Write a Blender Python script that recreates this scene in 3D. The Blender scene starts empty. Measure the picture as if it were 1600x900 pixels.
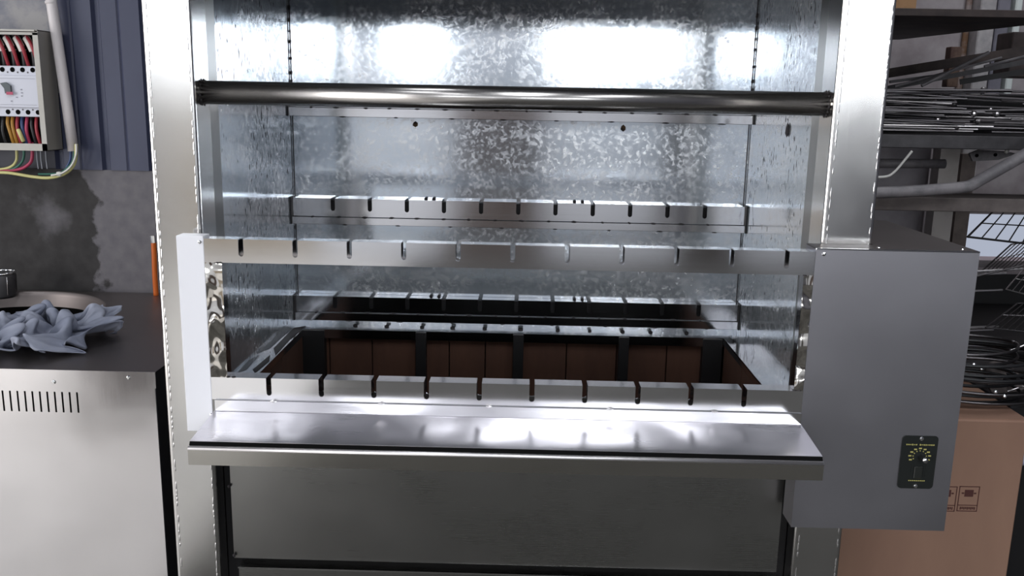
import bpy, bmesh, math, random
from math import sin, cos, pi, radians
from mathutils import Vector, Matrix
random.seed(7)
S = bpy.context.scene
COL = S.collection

# ------------------------------------------------------------------ camera
FPX = 1384.6; PITCH = radians(11.87); YAW = radians(.833); ROLL = radians(1.096)
CAM = Vector((0.0155, -1.33, 1.45))
fw = Vector((-sin(YAW)*cos(PITCH), cos(YAW)*cos(PITCH), -sin(PITCH)))
r0 = Vector((cos(YAW), sin(YAW), 0)); u0 = r0.cross(fw)
RT = cos(ROLL)*r0 + sin(ROLL)*u0; UP = -sin(ROLL)*r0 + cos(ROLL)*u0
cd = bpy.data.cameras.new('camera'); cam = bpy.data.objects.new('camera', cd); COL.objects.link(cam)
cd.sensor_width = 36; cd.lens = 36*FPX/1600; cd.clip_start = .02; cd.clip_end = 100
cam.matrix_world = Matrix(((RT.x, UP.x, -fw.x, CAM.x), (RT.y, UP.y, -fw.y, CAM.y), (RT.z, UP.z, -fw.z, CAM.z), (0, 0, 0, 1)))
S.camera = cam
def at(px, py, ax, val):                       # sight line of a pixel met with a world plane
    d = fw*FPX + RT*(px-800) + UP*(450-py); i = 'xyz'.index(ax)
    return CAM + d*((val-CAM[i])/d[i])

# ------------------------------------------------------------------ light
w = bpy.data.worlds.new('world'); S.world = w; w.use_nodes = True
w.node_tree.nodes['Background'].inputs[0].default_value = (.75, .82, 1, 1)
w.node_tree.nodes['Background'].inputs[1].default_value = .5
S.view_settings.view_transform = 'Standard'; S.view_settings.look = 'None'
S.view_settings.gamma = 1; S.view_settings.use_curve_mapping = False
S.view_settings.exposure = 0.12
def area(name, loc, direction, sx, sy, rad, col=(1, 1, 1)):
    L = bpy.data.lights.new(name, 'AREA'); L.shape = 'RECTANGLE'; L.size = sx; L.size_y = sy
    L.energy = rad*sx*sy*pi; L.color = col
    o = bpy.data.objects.new(name, L); COL.objects.link(o); o.location = loc
    o.rotation_euler = Vector(direction).to_track_quat('-Z', 'Z').to_euler()
    return o
YF = -7.0
WINS = [(-4.3, -2.75, 1.86, 2.95), (-1.5, -.93, 1.79, 2.24), (.30, 1.5, 1.79, 2.24), (2.08, 2.72, 1.58, 2.24), (3.0, 4.3, 1.78, 2.95)]
WRAD = [6.5, 13, 14, 13, 6.5]
for (a, b, c, d), q in zip(WINS, WRAD):
    area('window_daylight', ((a+b)/2, YF-.12, (c+d)/2), (0, 1, 0), b-a, d-c, q, (.92, .96, 1))
SKY = [(-2.6, -3.6, 1.1, 3.4), (0.3, -3.6, 1.1, 3.4), (3.2, -3.6, 1.1, 3.4), (1.9, .9, 1.0, 1.0), (-1.6, -.2, .8, 1.0)]  # unseen skylights, added for general light from above
for x, y, sx, sy in SKY:
    area('added_skylight', (x, y, 4.25), (0, 0, -1), sx, sy, 6.0, (.93, .96, 1))
area('added_doorway_light', (-5.1, -3.0, 1.5), (1, 0, 0), 3.6, 2.9, 6.5, (1, .98, .96))  # unseen doorway light, added to brighten the floor at left

# ------------------------------------------------------------------ materials
def mat(name):
    m = bpy.data.materials.new(name); m.use_nodes = True
    nt = m.node_tree; b = nt.nodes['Principled BSDF']; return m, nt, b
def N(nt, t, **k):
    n = nt.nodes.new(t)
    for a, v in k.items():
        if a in n.inputs.keys(): n.inputs[a].default_value = v
        else: setattr(n, a, v)
    return n
def coords(nt, scale=(1, 1, 1), kind='Object'):
    tc = N(nt, 'ShaderNodeTexCoord'); mp = N(nt, 'ShaderNodeMapping'); mp.inputs['Scale'].default_value = scale
    nt.links.new(tc.outputs[kind], mp.inputs[0]); return mp.outputs[0]
def ramp(nt, src, stops):
    r = N(nt, 'ShaderNodeValToRGB'); nt.links.new(src, r.inputs[0]); e = r.color_ramp.elements
    while len(e) < len(stops): e.new(.5)
    for i, (p, c) in enumerate(stops):
        e[i].position = p; e[i].color = (c, c, c, 1) if not isinstance(c, tuple) else (*c, 1)
    return r.outputs[0]
def bump(nt, b, h, s, dist=.001):
    n = N(nt, 'ShaderNodeBump'); n.inputs['Strength'].default_value = s; n.inputs['Distance'].default_value = dist
    nt.links.new(h, n.inputs['Height']); nt.links.new(n.outputs[0], b.inputs['Normal'])
def plain(name, col, rough=.6, metal=0, spec=.5):
    m, nt, b = mat(name); b.inputs['Base Color'].default_value = (*col, 1)
    b.inputs['Roughness'].default_value = rough; b.inputs['Metallic'].default_value = metal
    b.inputs['Specular IOR Level'].default_value = spec; return m
def brushed(name, col, rough, axis, blot=.06, wav=.0, ws=9.0):
    """brushed stainless: grain stretched along one axis, blotchy gloss, faint sheet waviness"""
    m, nt, b = mat(name); sc = [900, 900, 900]; sc['xyz'.index(axis)] = 6
    g = N(nt, 'ShaderNodeTexNoise', Scale=1.0, Detail=2.0); nt.links.new(coords(nt, sc), g.inputs[0])
    l = N(nt, 'ShaderNodeTexNoise', Scale=7.0, Detail=3.0); nt.links.new(coords(nt), l.inputs[0])
    mx = N(nt, 'ShaderNodeMath', operation='MULTIPLY_ADD'); nt.links.new(l.outputs[0], mx.inputs[0])
    mx.inputs[1].default_value = blot*2; mx.inputs[2].default_value = rough-blot
    m2 = N(nt, 'ShaderNodeMath', operation='MULTIPLY_ADD'); nt.links.new(g.outputs[0], m2.inputs[0])
    m2.inputs[1].default_value = .05; nt.links.new(mx.outputs[0], m2.inputs[2])
    nt.links.new(m2.outputs[0], b.inputs['Roughness'])
    c = ramp(nt, l.outputs[0], [(.3, tuple(v*.93 for v in col)), (.7, col)])
    nt.links.new(c, b.inputs['Base Color']); b.inputs['Metallic'].default_value = 1
    if wav:
        a = N(nt, 'ShaderNodeTexNoise', Scale=ws, Detail=1.0); nt.links.new(coords(nt), a.inputs[0])
        bump(nt, b, a.outputs[0], wav, .02)
    else: bump(nt, b, g.outputs[0], .02, .0001)
    return m
ST_H = brushed('steel_brushed_horizontal', (.66, .65, .64), .24, 'x')
ST_V = brushed('steel_brushed_vertical', (.78, .765, .745), .15, 'z')
ST_BAR = brushed('steel_bar', (.90, .89, .90), .09, 'x', .04)
ST_SHELF = brushed('steel_shelf', (.88, .86, .90), .27, 'x', .07, .35)
ST_PANEL = brushed('steel_panel', (.40, .395, .38), .26, 'x', .04)
ST_BOX = brushed('steel_control_box', (.42, .41, .44), .36, 'x', .05)
ST_TOP = brushed('steel_dull_top', (.22, .20, .195), .42, 'x', .05)
POL = brushed('steel_polished_wavy', (.78, .74, .68), .06, 'z', .02, 1.0, 22.0)
TUBE = plain('steel_tube', (.52, .50, .48), .24, 1)
WELD = plain('weld_bright', (.9, .88, .88), .3, 1)
BURNT = plain('weld_burnt', (.035, .03, .032), .6, .3)
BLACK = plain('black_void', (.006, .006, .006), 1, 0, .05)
WHITE_FILM = plain('white_film_steel', (.88, .88, .92), .35, .0)
def galv(name, specks):
    m, nt, b = mat(name)
    v = N(nt, 'ShaderNodeTexVoronoi', Scale=180.0); 
    n1 = N(nt, 'ShaderNodeTexNoise', Scale=6.0, Detail=5.0, Roughness=.6); n2 = N(nt, 'ShaderNodeTexNoise', Scale=85.0, Detail=4.0)
    c = coords(nt)
    dis = N(nt, 'ShaderNodeMixRGB'); dis.inputs[0].default_value = .03
    nz = N(nt, 'ShaderNodeTexNoise', Scale=25.0, Detail=2.0); nt.links.new(c, nz.inputs[0])
    nt.links.new(c, dis.inputs[1]); nt.links.new(nz.outputs[1], dis.inputs[2]); nt.links.new(dis.outputs[0], v.inputs[0])
    nt.links.new(c, n1.inputs[0]); nt.links.new(c, n2.inputs[0])
    sp = ramp(nt, v.outputs['Color'], [(.25, 0.0), (.9, 1.0)])
    mask = ramp(nt, n1.outputs[0], [(.30, .15), (.56, 1.0)])
    mul = N(nt, 'ShaderNodeMath', operation='MULTIPLY'); nt.links.new(sp, mul.inputs[0]); nt.links.new(mask, mul.inputs[1])
    mulb = N(nt, 'ShaderNodeMath', operation='MULTIPLY'); nt.links.new(mul.outputs[0], mulb.inputs[0])
    nt.links.new(ramp(nt, n2.outputs[0], [(.42, 0.0), (.54, 1.0)]), mulb.inputs[1])
    r = N(nt, 'ShaderNodeMath', operation='MULTIPLY_ADD'); nt.links.new(n1.outputs[0], r.inputs[0])
    r.inputs[1].default_value = .14; r.inputs[2].default_value = .03
    r2 = N(nt, 'ShaderNodeMath', operation='MULTIPLY_ADD'); nt.links.new(mulb.outputs[0], r2.inputs[0]); r2.inputs[1].default_value = .17
    nt.links.new(r.outputs[0], r2.inputs[2]); nt.links.new(r2.outputs[0], b.inputs['Roughness'])
    mix = N(nt, 'ShaderNodeMixRGB'); nt.links.new(mulb.outputs[0], mix.inputs[0])
    nt.links.new(ramp(nt, n1.outputs[0], [(.3, (.68, .75, .82)), (.7, (.84, .88, .93))]), mix.inputs[1]); mix.inputs[2].default_value = (.98, .99, 1, 1)
    out = mix.outputs[0]
    if specks:
        s = N(nt, 'ShaderNodeTexNoise', Scale=1.0, Detail=1.0); nt.links.new(coords(nt, (160, 160, 60)), s.inputs[0])
        big = N(nt, 'ShaderNodeTexNoise', Scale=9.0, Detail=1.0); nt.links.new(c, big.inputs[0])
        ad = N(nt, 'ShaderNodeMath', operation='MULTIPLY_ADD'); nt.links.new(big.outputs[0], ad.inputs[0]); ad.inputs[1].default_value = .35; nt.links.new(s.outputs[0], ad.inputs[2])
        k = ramp(nt, ad.outputs[0], [(.855, 0.0), (.875, 1.0)])
        mx = N(nt, 'ShaderNodeMixRGB'); nt.links.new(k, mx.inputs[0]); nt.links.new(out, mx.inputs[1]); mx.inputs[2].default_value = (.05, .055, .07, 1)
        out = mx.outputs[0]
    nt.links.new(out, b.inputs['Base Color']); b.inputs['Metallic'].default_value = .74
    bump(nt, b, mulb.outputs[0], .06, .0006); return m
GALV = galv('galvanised_sheet', False); GALV_S = galv('galvanised_sheet_specked', True)
def noisy(name, c1, c2, scale, rough=.8, p=(.4, .6), metal=0, stretch=(1, 1, 1), bmp=.2, detail=5.0):
    m, nt, b = mat(name); n = N(nt, 'ShaderNodeTexNoise', Scale=scale, Detail=detail, Roughness=.62)
    nt.links.new(coords(nt, stretch), n.inputs[0])
    nt.links.new(ramp(nt, n.outputs[0], [(p[0], c1), (p[1], c2)]), b.inputs['Base Color'])
    b.inputs['Roughness'].default_value = rough; b.inputs['Metallic'].default_value = metal
    if bmp: bump(nt, b, n.outputs[0], bmp, .004)
    return m
CONC = noisy('stained_concrete', (.022, .020, .020), (.135, .125, .135), 2.3, .85, (.485, .54))
def stained():
    # pale render patch on the right, damp dark stain left of it, one pale lime blotch inside the stain
    m, nt, b = mat('stained_concrete_wall'); c = coords(nt); L = nt.links.new
    n = N(nt, 'ShaderNodeTexNoise', Scale=9.0, Detail=6.0, Roughness=.55); L(c, n.inputs[0])
    g = N(nt, 'ShaderNodeTexNoise', Scale=30.0, Detail=5.0); L(c, g.inputs[0])
    sx = N(nt, 'ShaderNodeSeparateXYZ'); L(c, sx.inputs[0])
    def M(op, a, b_, c_=None):
        k = N(nt, 'ShaderNodeMath', operation=op)
        for i, v in enumerate((a, b_, c_)):
            if v is None: continue
            if isinstance(v, (int, float)): k.inputs[i].default_value = v
            else: L(v, k.inputs[i])
        return k.outputs[0]
    edge = M('ADD', M('MULTIPLY_ADD', sx.outputs[0], 9.0, 9.0*1.088), M('MULTIPLY_ADD', n.outputs[0], 2.6, -1.3))
    dv = N(nt, 'ShaderNodeVectorMath', operation='DISTANCE'); L(c, dv.inputs[0]); dv.inputs[1].default_value = (-1.20, .9, 1.150)
    blob_ = M('ADD', M('MULTIPLY_ADD', dv.outputs['Value'], -13.0, .75), M('MULTIPLY_ADD', n.outputs[0], 2.4, -1.2))
    r1 = ramp(nt, edge, [(.0, 0.0), (.16, 1.0)]); r2 = ramp(nt, blob_, [(.0, 0.0), (.6, .8)])
    mx = M('MAXIMUM', r1, r2)
    a = ramp(nt, g.outputs[0], [(.3, (.026, .024, .024)), (.7, (.045, .042, .042))]); d = ramp(nt, g.outputs[0], [(.3, (.125, .118, .132)), (.7, (.17, .16, .17))])
    mm = N(nt, 'ShaderNodeMixRGB'); L(mx, mm.inputs[0]); L(a, mm.inputs[1]); L(d, mm.inputs[2]); L(mm.outputs[0], b.inputs['Base Color'])
    b.inputs['Roughness'].default_value = .85; bump(nt, b, g.outputs[0], .3, .003); return m
CONC = stained()
CONC2 = noisy('grey_render', (.16, .165, .2), (.30, .29, .29), 9, .8)
BLUE = noisy('blue_corrugated_paint', (.033, .038, .075), (.055, .062, .11), 3, .45, (.3, .7), 0, (1, 1, .3), .02)
SLAB = noisy('added_light_slab', (.55, .53, .50), (.68, .655, .62), 1.6, .6)
FLOOR = noisy('workshop_floor', (.055, .053, .048), (.10, .096, .09), 1.2, .95)
FLOOR.node_tree.nodes['Principled BSDF'].inputs['Specular IOR Level'].default_value = .15
BROOM = noisy('room_wall_plaster', (.66, .68, .72), (.74, .76, .80), 2, .8)
DARKW = noisy('dark_wall', (.06, .06, .075), (.1, .1, .12), 2, .7)
ROOF = noisy('dark_roof_sheet', (.05, .055, .075), (.08, .085, .11), 2, .7)
PALE = noisy('pale_block_wall', (.30, .26, .27), (.42, .38, .39), 5, .85)
CARD = noisy('cardboard', (.29, .165, .115), (.35, .205, .14), 5, .75, (.35, .65), 0, (1, 1, .3), .05)
PRINT = plain('print_brown', (.09, .03, .025), .8)
RUST = noisy('rusty_steel', (.03, .022, .022), (.075, .055, .05), 12, .6, (.35, .65), .3)
DSTEEL = noisy('dark_grey_steel', (.045, .042, .045), (.10, .095, .10), 10, .5, (.35, .65), .4)
BEAM = noisy('beam_brown_grey', (.11, .092, .087), (.19, .16, .15), 14, .7, (.35, .65), .1)
GPIPE = noisy('grey_pipe_paint', (.17, .16, .17), (.27, .25, .26), 18, .5)
ROD = plain('rod_steel', (.60, .57, .57), .30, 1)
RODD = plain('rod_steel_dark', (.16, .15, .155), .35, 1)
BOARD = noisy('ceramic_board_brown', (.060, .024, .013), (.085, .036, .02), 16, .8, (.35, .65), 0, (1, 1, .2), .1)
SOOT = plain('sooty_steel', (.018, .017, .018), .5, .4)
BEIGE = noisy('beige_enamel', (.42, .40, .36), (.50, .48, .44), 20, .5, (.3, .7), 0, (1, 1, 1), .03)
GREYSIDE = plain('enclosure_side', (.26, .245, .225), .5)
BREAK = plain('breaker_plastic', (.58, .59, .66), .35)
PVC = noisy('white_conduit', (.58, .53, .53), (.70, .66, .66), 20, .45, (.3, .7), 0, (1, 1, .2), .02)
def cab(c, r=.4): return plain('cable', c, r)
CRED = cab((.35, .03, .045)); CBLK = cab((.012, .012, .014)); CYEL = cab((.62, .58, .25)); CGRN = cab((.03, .14, .10))
CPNK = cab((.42, .04, .10)); CWHT = cab((.72, .70, .66)); CORG = cab((.62, .13, .015)); CBRN = cab((.40, .20, .03)); CGRY = cab((.25, .26, .3)); CBLU = cab((.03, .06, .16))
PANELBLK = plain('plate_black', (.012, .014, .013), .35)
YEL = plain('print_yellow', (.42, .38, .12), .6)
CHROME = plain('chrome', (.9, .9, .9), .12, 1)
m, nt, b = mat('grey_blue_cloth')
n = N(nt, 'ShaderNodeTexNoise', Scale=9.0, Detail=4.0); nt.links.new(coords(nt), n.inputs[0])
nt.links.new(ramp(nt, n.outputs[0], [(.35, (.20, .22, .29)), (.65, (.36, .38, .46))]), b.inputs['Base Color'])
b.inputs['Roughness'].default_value = .9
n2 = N(nt, 'ShaderNodeTexNoise', Scale=500.0); nt.links.new(coords(nt), n2.inputs[0]); bump(nt, b, n2.outputs[0], .3, .001)
CLOTH = m

# ------------------------------------------------------------------ helpers
def obj(name, me, m=None, parent=None, smooth=False):
    if isinstance(me, bmesh.types.BMesh):
        bm = me; bmesh.ops.recalc_face_normals(bm, faces=bm.faces); me = bpy.data.meshes.new(name); bm.to_mesh(me); bm.free()
    o = bpy.data.objects.new(name, me); COL.objects.link(o)
    if m: me.materials.append(m)
    if smooth:
        for p in me.polygons: p.use_smooth = True
    if parent: o.parent = parent
    return o
def tag(o, label, cat, group=None):
    o['label'] = label; o['category'] = cat
    if group: o['group'] = group
    return o
def struct(o): o['kind'] = 'structure'; return o
def thing(name, loc, label, cat, group=None):
    o = bpy.data.objects.new(name, None); COL.objects.link(o); o.location = loc; o.empty_display_size = .1
    return tag(o, label, cat, group)
class Rel:
    """meshes are written in world coordinates, then stored relative to the thing's base"""
    pass
def fix(o, root):
    off = Matrix.Translation(-root.location); o.data.transform(off); return o
def bx(bm, x0, x1, y0, y1, z0, z1, bev=0, seg=1):
    r = bmesh.ops.create_cube(bm, size=1, matrix=Matrix.Translation(((x0+x1)/2, (y0+y1)/2, (z0+z1)/2)) @ Matrix.Diagonal((abs(x1-x0), abs(y1-y0), abs(z1-z0), 1)))
    if bev:
        es = {e for v in r['verts'] for e in v.link_edges}
        bmesh.ops.bevel(bm, geom=list(es), offset=bev, segments=seg, affect='EDGES', profile=.5)
    return bm
def B(*a, **k): return bx(bmesh.new(), *a, **k)
def prism(bm, pts, vec):
    """polygon (3-D points) extruded by vec"""
    a = [bm.verts.new(p) for p in pts]; c = [bm.verts.new(Vector(p)+Vector(vec)) for p in pts]; n = len(a)
    bm.faces.new(a); bm.faces.new(c[::-1])
    for i in range(n): bm.faces.new((a[i], a[(i+1) % n], c[(i+1) % n], c[i]))
    return bm
def tube(bm, pts, r, seg=8, cap=True):
    pts = [Vector(p) for p in pts]; rings = []; n = None
    for i, p in enumerate(pts):
        t = (pts[min(i+1, len(pts)-1)]-pts[max(i-1, 0)]).normalized()
        if n is None:
            n = t.orthogonal().normalized()
        n = (n - t*n.dot(t)).normalized(); bb = t.cross(n)
        rr = r[i] if isinstance(r, (list, tuple)) else r
        rings.append([bm.verts.new(p+(n*cos(2*pi*k/seg)+bb*sin(2*pi*k/seg))*rr) for k in range(seg)])
    for a, b_ in zip(rings, rings[1:]):
        for k in range(seg): bm.faces.new((a[k], a[(k+1) % seg], b_[(k+1) % seg], b_[k]))
    if cap: bm.faces.new(rings[0][::-1]); bm.faces.new(rings[-1])
    return bm
def T(pts, r, seg=8): return tube(bmesh.new(), pts, r, seg)
def smooth_path(pts, n=6):
    P = [Vector(p) for p in pts]; P = [P[0]]+P+[P[-1]]; out = []
    for i in range(1, len(P)-2):
        for k in range(n):
            t = k/n; a, b_, c, d = P[i-1:i+3]
            out.append(.5*((2*b_)+(c-a)*t+(2*a-5*b_+4*c-d)*t*t+(3*b_-a-3*c+d)*t**3))
    out.append(P[-2]); return out
def lathe(bm, prof, c, seg=48):
    rings = [[bm.verts.new((c[0]+r*cos(2*pi*k/seg), c[1]+r*sin(2*pi*k/seg), c[2]+z)) for k in range(seg)] for r, z in prof]
    for a, b_ in zip(rings, rings[1:]):
        for k in range(seg): bm.faces.new((a[k], a[(k+1) % seg], b_[(k+1) % seg], b_[k]))
    return bm
def _h(i, j, k): 
    n = (i*374761393+j*668265263+k*2147483647+1274126177) & 0xffffffff; n = ((n ^ (n >> 13))*1274126177) & 0xffffffff
    n = ((n ^ (n >> 15))*2246822519) & 0xffffffff; return ((n ^ (n >> 16)) & 0xffff)/32767.5-1
def vnoise(x, y, k):
    i, j = math.floor(x), math.floor(y); fx, fy = x-i, y-j; fx = fx*fx*fx*(fx*(fx*6-15)+10); fy = fy*fy*fy*(fy*(fy*6-15)+10)
    a = _h(i, j, k)*(1-fx)+_h(i+1, j, k)*fx; b_ = _h(i, j+1, k)*(1-fx)+_h(i+1, j+1, k)*fx
    return a*(1-fy)+b_*fy
def blob(loc, s, seed=0, name='m'):
    bm = bmesh.new(); bmesh.ops.create_icosphere(bm, subdivisions=1, radius=1)
    rr = random.Random(seed)
    for v in bm.verts: v.co = Vector((v.co.x*s[0], v.co.y*s[1], v.co.z*s[2]))*(.8+.4*rr.random())+Vector(loc)
    return bm
def dome(c, r, nrm, seg=10):
    """rivet or screw head on a surface with normal nrm"""
    bm = bmesh.new(); bmesh.ops.create_uvsphere(bm, u_segments=seg, v_segments=6, radius=r)
    q = Vector(nrm).to_track_quat('Z', 'Y').to_matrix().to_4x4()
    bmesh.ops.transform(bm, verts=bm.verts, matrix=Matrix.Translation(c) @ q @ Matrix.Diagonal((1, 1, .5, 1))); return bm

# ------------------------------------------------------------------ the room
struct(obj('floor', B(-5.3, 5.3, -7.3, 2.5, -.1, 0), FLOOR))
struct(obj('added_floor_slab', B(-5.0, -1.05, -6.9, .2, 0, .004), SLAB))  # unseen pale slab, added to brighten reflections in stove and left column
def holes_ceiling():
    bm = bmesh.new(); xs = sorted({-5.3, 5.3, *[x-sx/2 for x, y, sx, sy in SKY], *[x+sx/2 for x, y, sx, sy in SKY]})
    ys = sorted({-7.3, 2.5, *[y-sy/2 for x, y, sx, sy in SKY], *[y+sy/2 for x, y, sx, sy in SKY]})
    for a, b_ in zip(xs, xs[1:]):
        for c, d in zip(ys, ys[1:]):
            mx, my = (a+b_)/2, (c+d)/2
            if any(abs(mx-x) < sx/2 and abs(my-y) < sy/2 for x, y, sx, sy in SKY): continue
            bx(bm, a, b_, c, d, 4.1, 4.2)
    return bm
struct(obj('ceiling', holes_ceiling(), ROOF))
def wall_open(x0, x1, y0, y1, z0, z1, holes, axis='x'):
    bm = bmesh.new(); lo, hi = (x0, x1) if axis == 'x' else (y0, y1)
    us = sorted({lo, hi, *[h[0] for h in holes], *[h[1] for h in holes]}); vs = sorted({z0, z1, *[h[2] for h in holes], *[h[3] for h in holes]})
    for a, b_ in zip(us, us[1:]):
        for c, d in zip(vs, vs[1:]):
            mu, mv = (a+b_)/2, (c+d)/2
            if any(h[0] < mu < h[1] and h[2] < mv < h[3] for h in holes): continue
            if axis == 'x': bx(bm, a, b_, y0, y1, c, d)
            else: bx(bm, x0, x1, a, b_, c, d)
    return bm
struct(obj('added_pillar_1', B(-1.99, -1.64, -2.35, -2.05, 0, 4.1), plain('added_pillar_paint', (.14, .12, .11), .8)))  # unseen pillar, added to put a dark band in the stove front's reflection
struct(obj('wall_front', wall_open(-5.3, 5.3, YF-.1, YF, 0, 4.2, WINS), BROOM))
struct(obj('wall_left', wall_open(-5.1, -5.0, YF, 2.5, 0, 4.2, [(-4.8, -1.2, .05, 2.95)], 'y'), BROOM))
struct(obj('wall_right', B(5.0, 5.1, YF, 2.5, 0, 4.2), DARKW))
ADDED_PANELS = [(-3.4, -1.95, (.34, .29, .22)), (-.78, .18, (.07, .045, .035)), (1.45, 2.02, (.04, .03, .025)), (2.8, 5.0, (.16, .16, .18))]  # unseen panels, added so the bars mirror light and dark stretches
for a, b_, c in ADDED_PANELS:
    struct(obj('wall_front_added_panel', B(a, b_, YF, YF+.04, 0, 1.5), plain('added_panel_paint', c, .7)))
for i, (a, b_, c, d) in enumerate(WINS):
    bm = bmesh.new(); t = .04
    for q in ((a, a+t, c, d), (b_-t, b_, c, d), (a, b_, c, c+t), (a, b_, d-t, d)): bx(bm, q[0], q[1], YF-.07, YF-.02, q[2], q[3])
    struct(obj(f'window_{i+1}', bm, plain('window_frame', (.5, .5, .52), .5)))
# left back wall: stained concrete below, blue corrugated sheet above
YW = .90
struct(obj('wall_back', B(-5.0, -.2, YW, YW+.1, 0, 1.262), CONC))
zc = 1.262
def corrugated(x0, x1, z0, z1):
    bm = bmesh.new(); step = .118; x = x0; pts = []
    while x < x1:
        for dx, dy in ((0, 0), (.006, .010), (.016, .010), (.022, 0), (.062, 0), (.066, .003), (.070, 0)): pts.append((x+dx, dy))
        x += step
    pts.append((x, 0))
    fr = [bm.verts.new((px, YW+dy-.004, z0)) for px, dy in pts]; tp = [bm.verts.new((px, YW+dy-.004, z1)) for px, dy in pts]
    for i in range(len(pts)-1): bm.faces.new((fr[i], fr[i+1], tp[i+1], tp[i]))
    return bm
struct(obj('wall_back_cladding', corrugated(-1.172, -.25, zc, 4.15), BLUE))
struct(obj('wall_back_upper', B(-5.0, -.2, YW+.012, YW+.1, zc, 4.2), DARKW))
pr = at(76, 0, 'y', YW)
struct(obj('wall_back_render', B(-2.6, pr.x+.012, YW-.006, YW+.012, 1.45, 4.1), CONC2))
struct(obj('wall_back_return', B(-.2, -.1, YW, 2.3, 0, 4.2), DARKW))
YR = 2.2
wo = [at(1513, 334, 'y', YR), at(1680, 402, 'y', YR)]
struct(obj('wall_back_right', wall_open(-.1, 5.0, YR, YR+.1, 0, 4.2, [(wo[0].x, wo[1].x, wo[1].z-.02, wo[0].z)]), PALE))
area('window_daylight', ((wo[0].x+wo[1].x)/2, YR+.22, (wo[0].z+wo[1].z)/2), (0, -1, 0), wo[1].x-wo[0].x+.1, .3, .75, (1, .80, .82))
# stanchion and painted posts against the right back wall
def wallpost(x0, x1, z0, z1, m, nm, lab, y0=YR-.08, y1=YR-.002):
    o = obj(nm, B(x0, x1, y0, y1, z0, z1, .004), m); return tag(o, lab, 'post')
ax = lambda px, py=50, y=YR-.08: at(px, py, 'y', y).x
wallpost(ax(1555), ax(1575), 1.42, 4.1, noisy('purple_grey_paint', (.16, .155, .19), (.22, .21, .25), 8), 'steel_post', 'grey purple painted steel post on the wall behind the rod shelf')
wallpost(ax(1582), ax(1593), 1.42, 4.1, plain('white_paint', (.75, .8, .78), .5), 'drain_pipe', 'white upright pipe at the wall beyond the steel rods')
wallpost(ax(1518), ax(1527), 1.2, 4.1, noisy('rust_stain', (.20, .11, .06), (.34, .28, .27), 14), 'wall_strip', 'rust stained upright strip on the pale wall behind the rods', YR-.02)
wallpost(ax(1528), ax(1553), 1.2, 4.1, noisy('pale_paint', (.36, .34, .35), (.5, .47, .47), 14), 'wall_batten', 'pale flaking batten beside the rust stained strip')

# ------------------------------------------------------------------ the grill
G = thing('rotisserie_grill', (0, .4, 0), 'large stainless steel rotisserie grill with slotted skewer bars and galvanised inside', 'grill')
def part(name, bm, m, parent=None, smooth=False):
    o = obj(name, bm, m, None, smooth); o.data.transform(Matrix.Translation(-G.location)); o.parent = parent or G; return o
XL0, XL1, XR0, XR1 = -.571, -.496, .478, .5575
WLX, WRX, YB = -.511, .505, .668
Y0 = .05
for x0, x1, s in ((XL0, XL1, 1), (XR0, XR1, -1)):
    c = part('column', B(x0, x1, Y0, .118, .03, 2.0, .005, 3), ST_V)
    # bright weld bead running down the face near its edges
    for ex in (x0+.008, x1-.006):
        bm = bmesh.new(); z = .55; rr = random.Random(int(ex*1000))
        while z < 1.72:
            l = .006+.012*rr.random()
            bmesh.ops.create_icosphere(bm, subdivisions=1, radius=1, matrix=Matrix.Translation((ex+.0006*(rr.random()-.5), Y0+.0002, z)) @ Matrix.Diagonal((.0011+.0006*rr.random(), .0010, l*.6, 1)))
            z += l*(1.0 if rr.random() < .75 else 1.9)
        wb = part('weld_bead', bm, WELD, c); wb['kind'] = 'stuff'
# flange between column and side wall
part('side_flange', B(-.511, -.5005, .118, .166, .93, 2.0), ST_PANEL)
part('side_flange', B(.4825, .505, .118, .166, .93, 2.0), ST_PANEL)
part('side_wall', B(WLX-.0015, WLX, .16, YB, .90, 2.0), GALV_S)
part('side_wall', B(WRX, WRX+.0015, .16, YB, .90, 2.0), GALV_S)
part('back_wall', B(WLX-.0015, WRX+.0015, YB, YB+.0015, .90, 2.0), GALV)
part('outer_side', B(XL0, XL0+.0015, .118, .70, .08, 2.0), ST_PANEL)
part('outer_side', B(XR1-.0015, XR1, .118, .70, .08, 2.0), ST_PANEL)
part('outer_back', B(XL0, XR1, .70, .7015, .08, 2.0), ST_PANEL)
part('hood_roof', B(XL0, XR1, Y0, .7015, 2.0, 2.003), ST_PANEL)
part('hood_skirt', B(XL1, XR0, .056, .060, 1.648, 2.0), plain('skirt_dark', (.10, .10, .125), .35, .7))
# seam welds in the back corners
for sx in (WLX+.002, WRX-.002):
    bm = bmesh.new(); z = 1.25; rr = random.Random(3)
    while z < 1.66:
        bmesh.ops.create_icosphere(bm, subdivisions=1, radius=1, matrix=Matrix.Translation((sx, YB-.002, z)) @ Matrix.Diagonal((.0009+.002*rr.random()*(z > 1.47), .001, .004+.004*rr.random(), 1))); z += .012+.02*rr.random()
    sm = part('corner_seam', bm, BURNT); sm['kind'] = 'stuff'
    part('corner_joint', B(sx-.0008, sx+.0008, YB-.0018, YB-.0002, .95, 1.7), BURNT)
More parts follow.
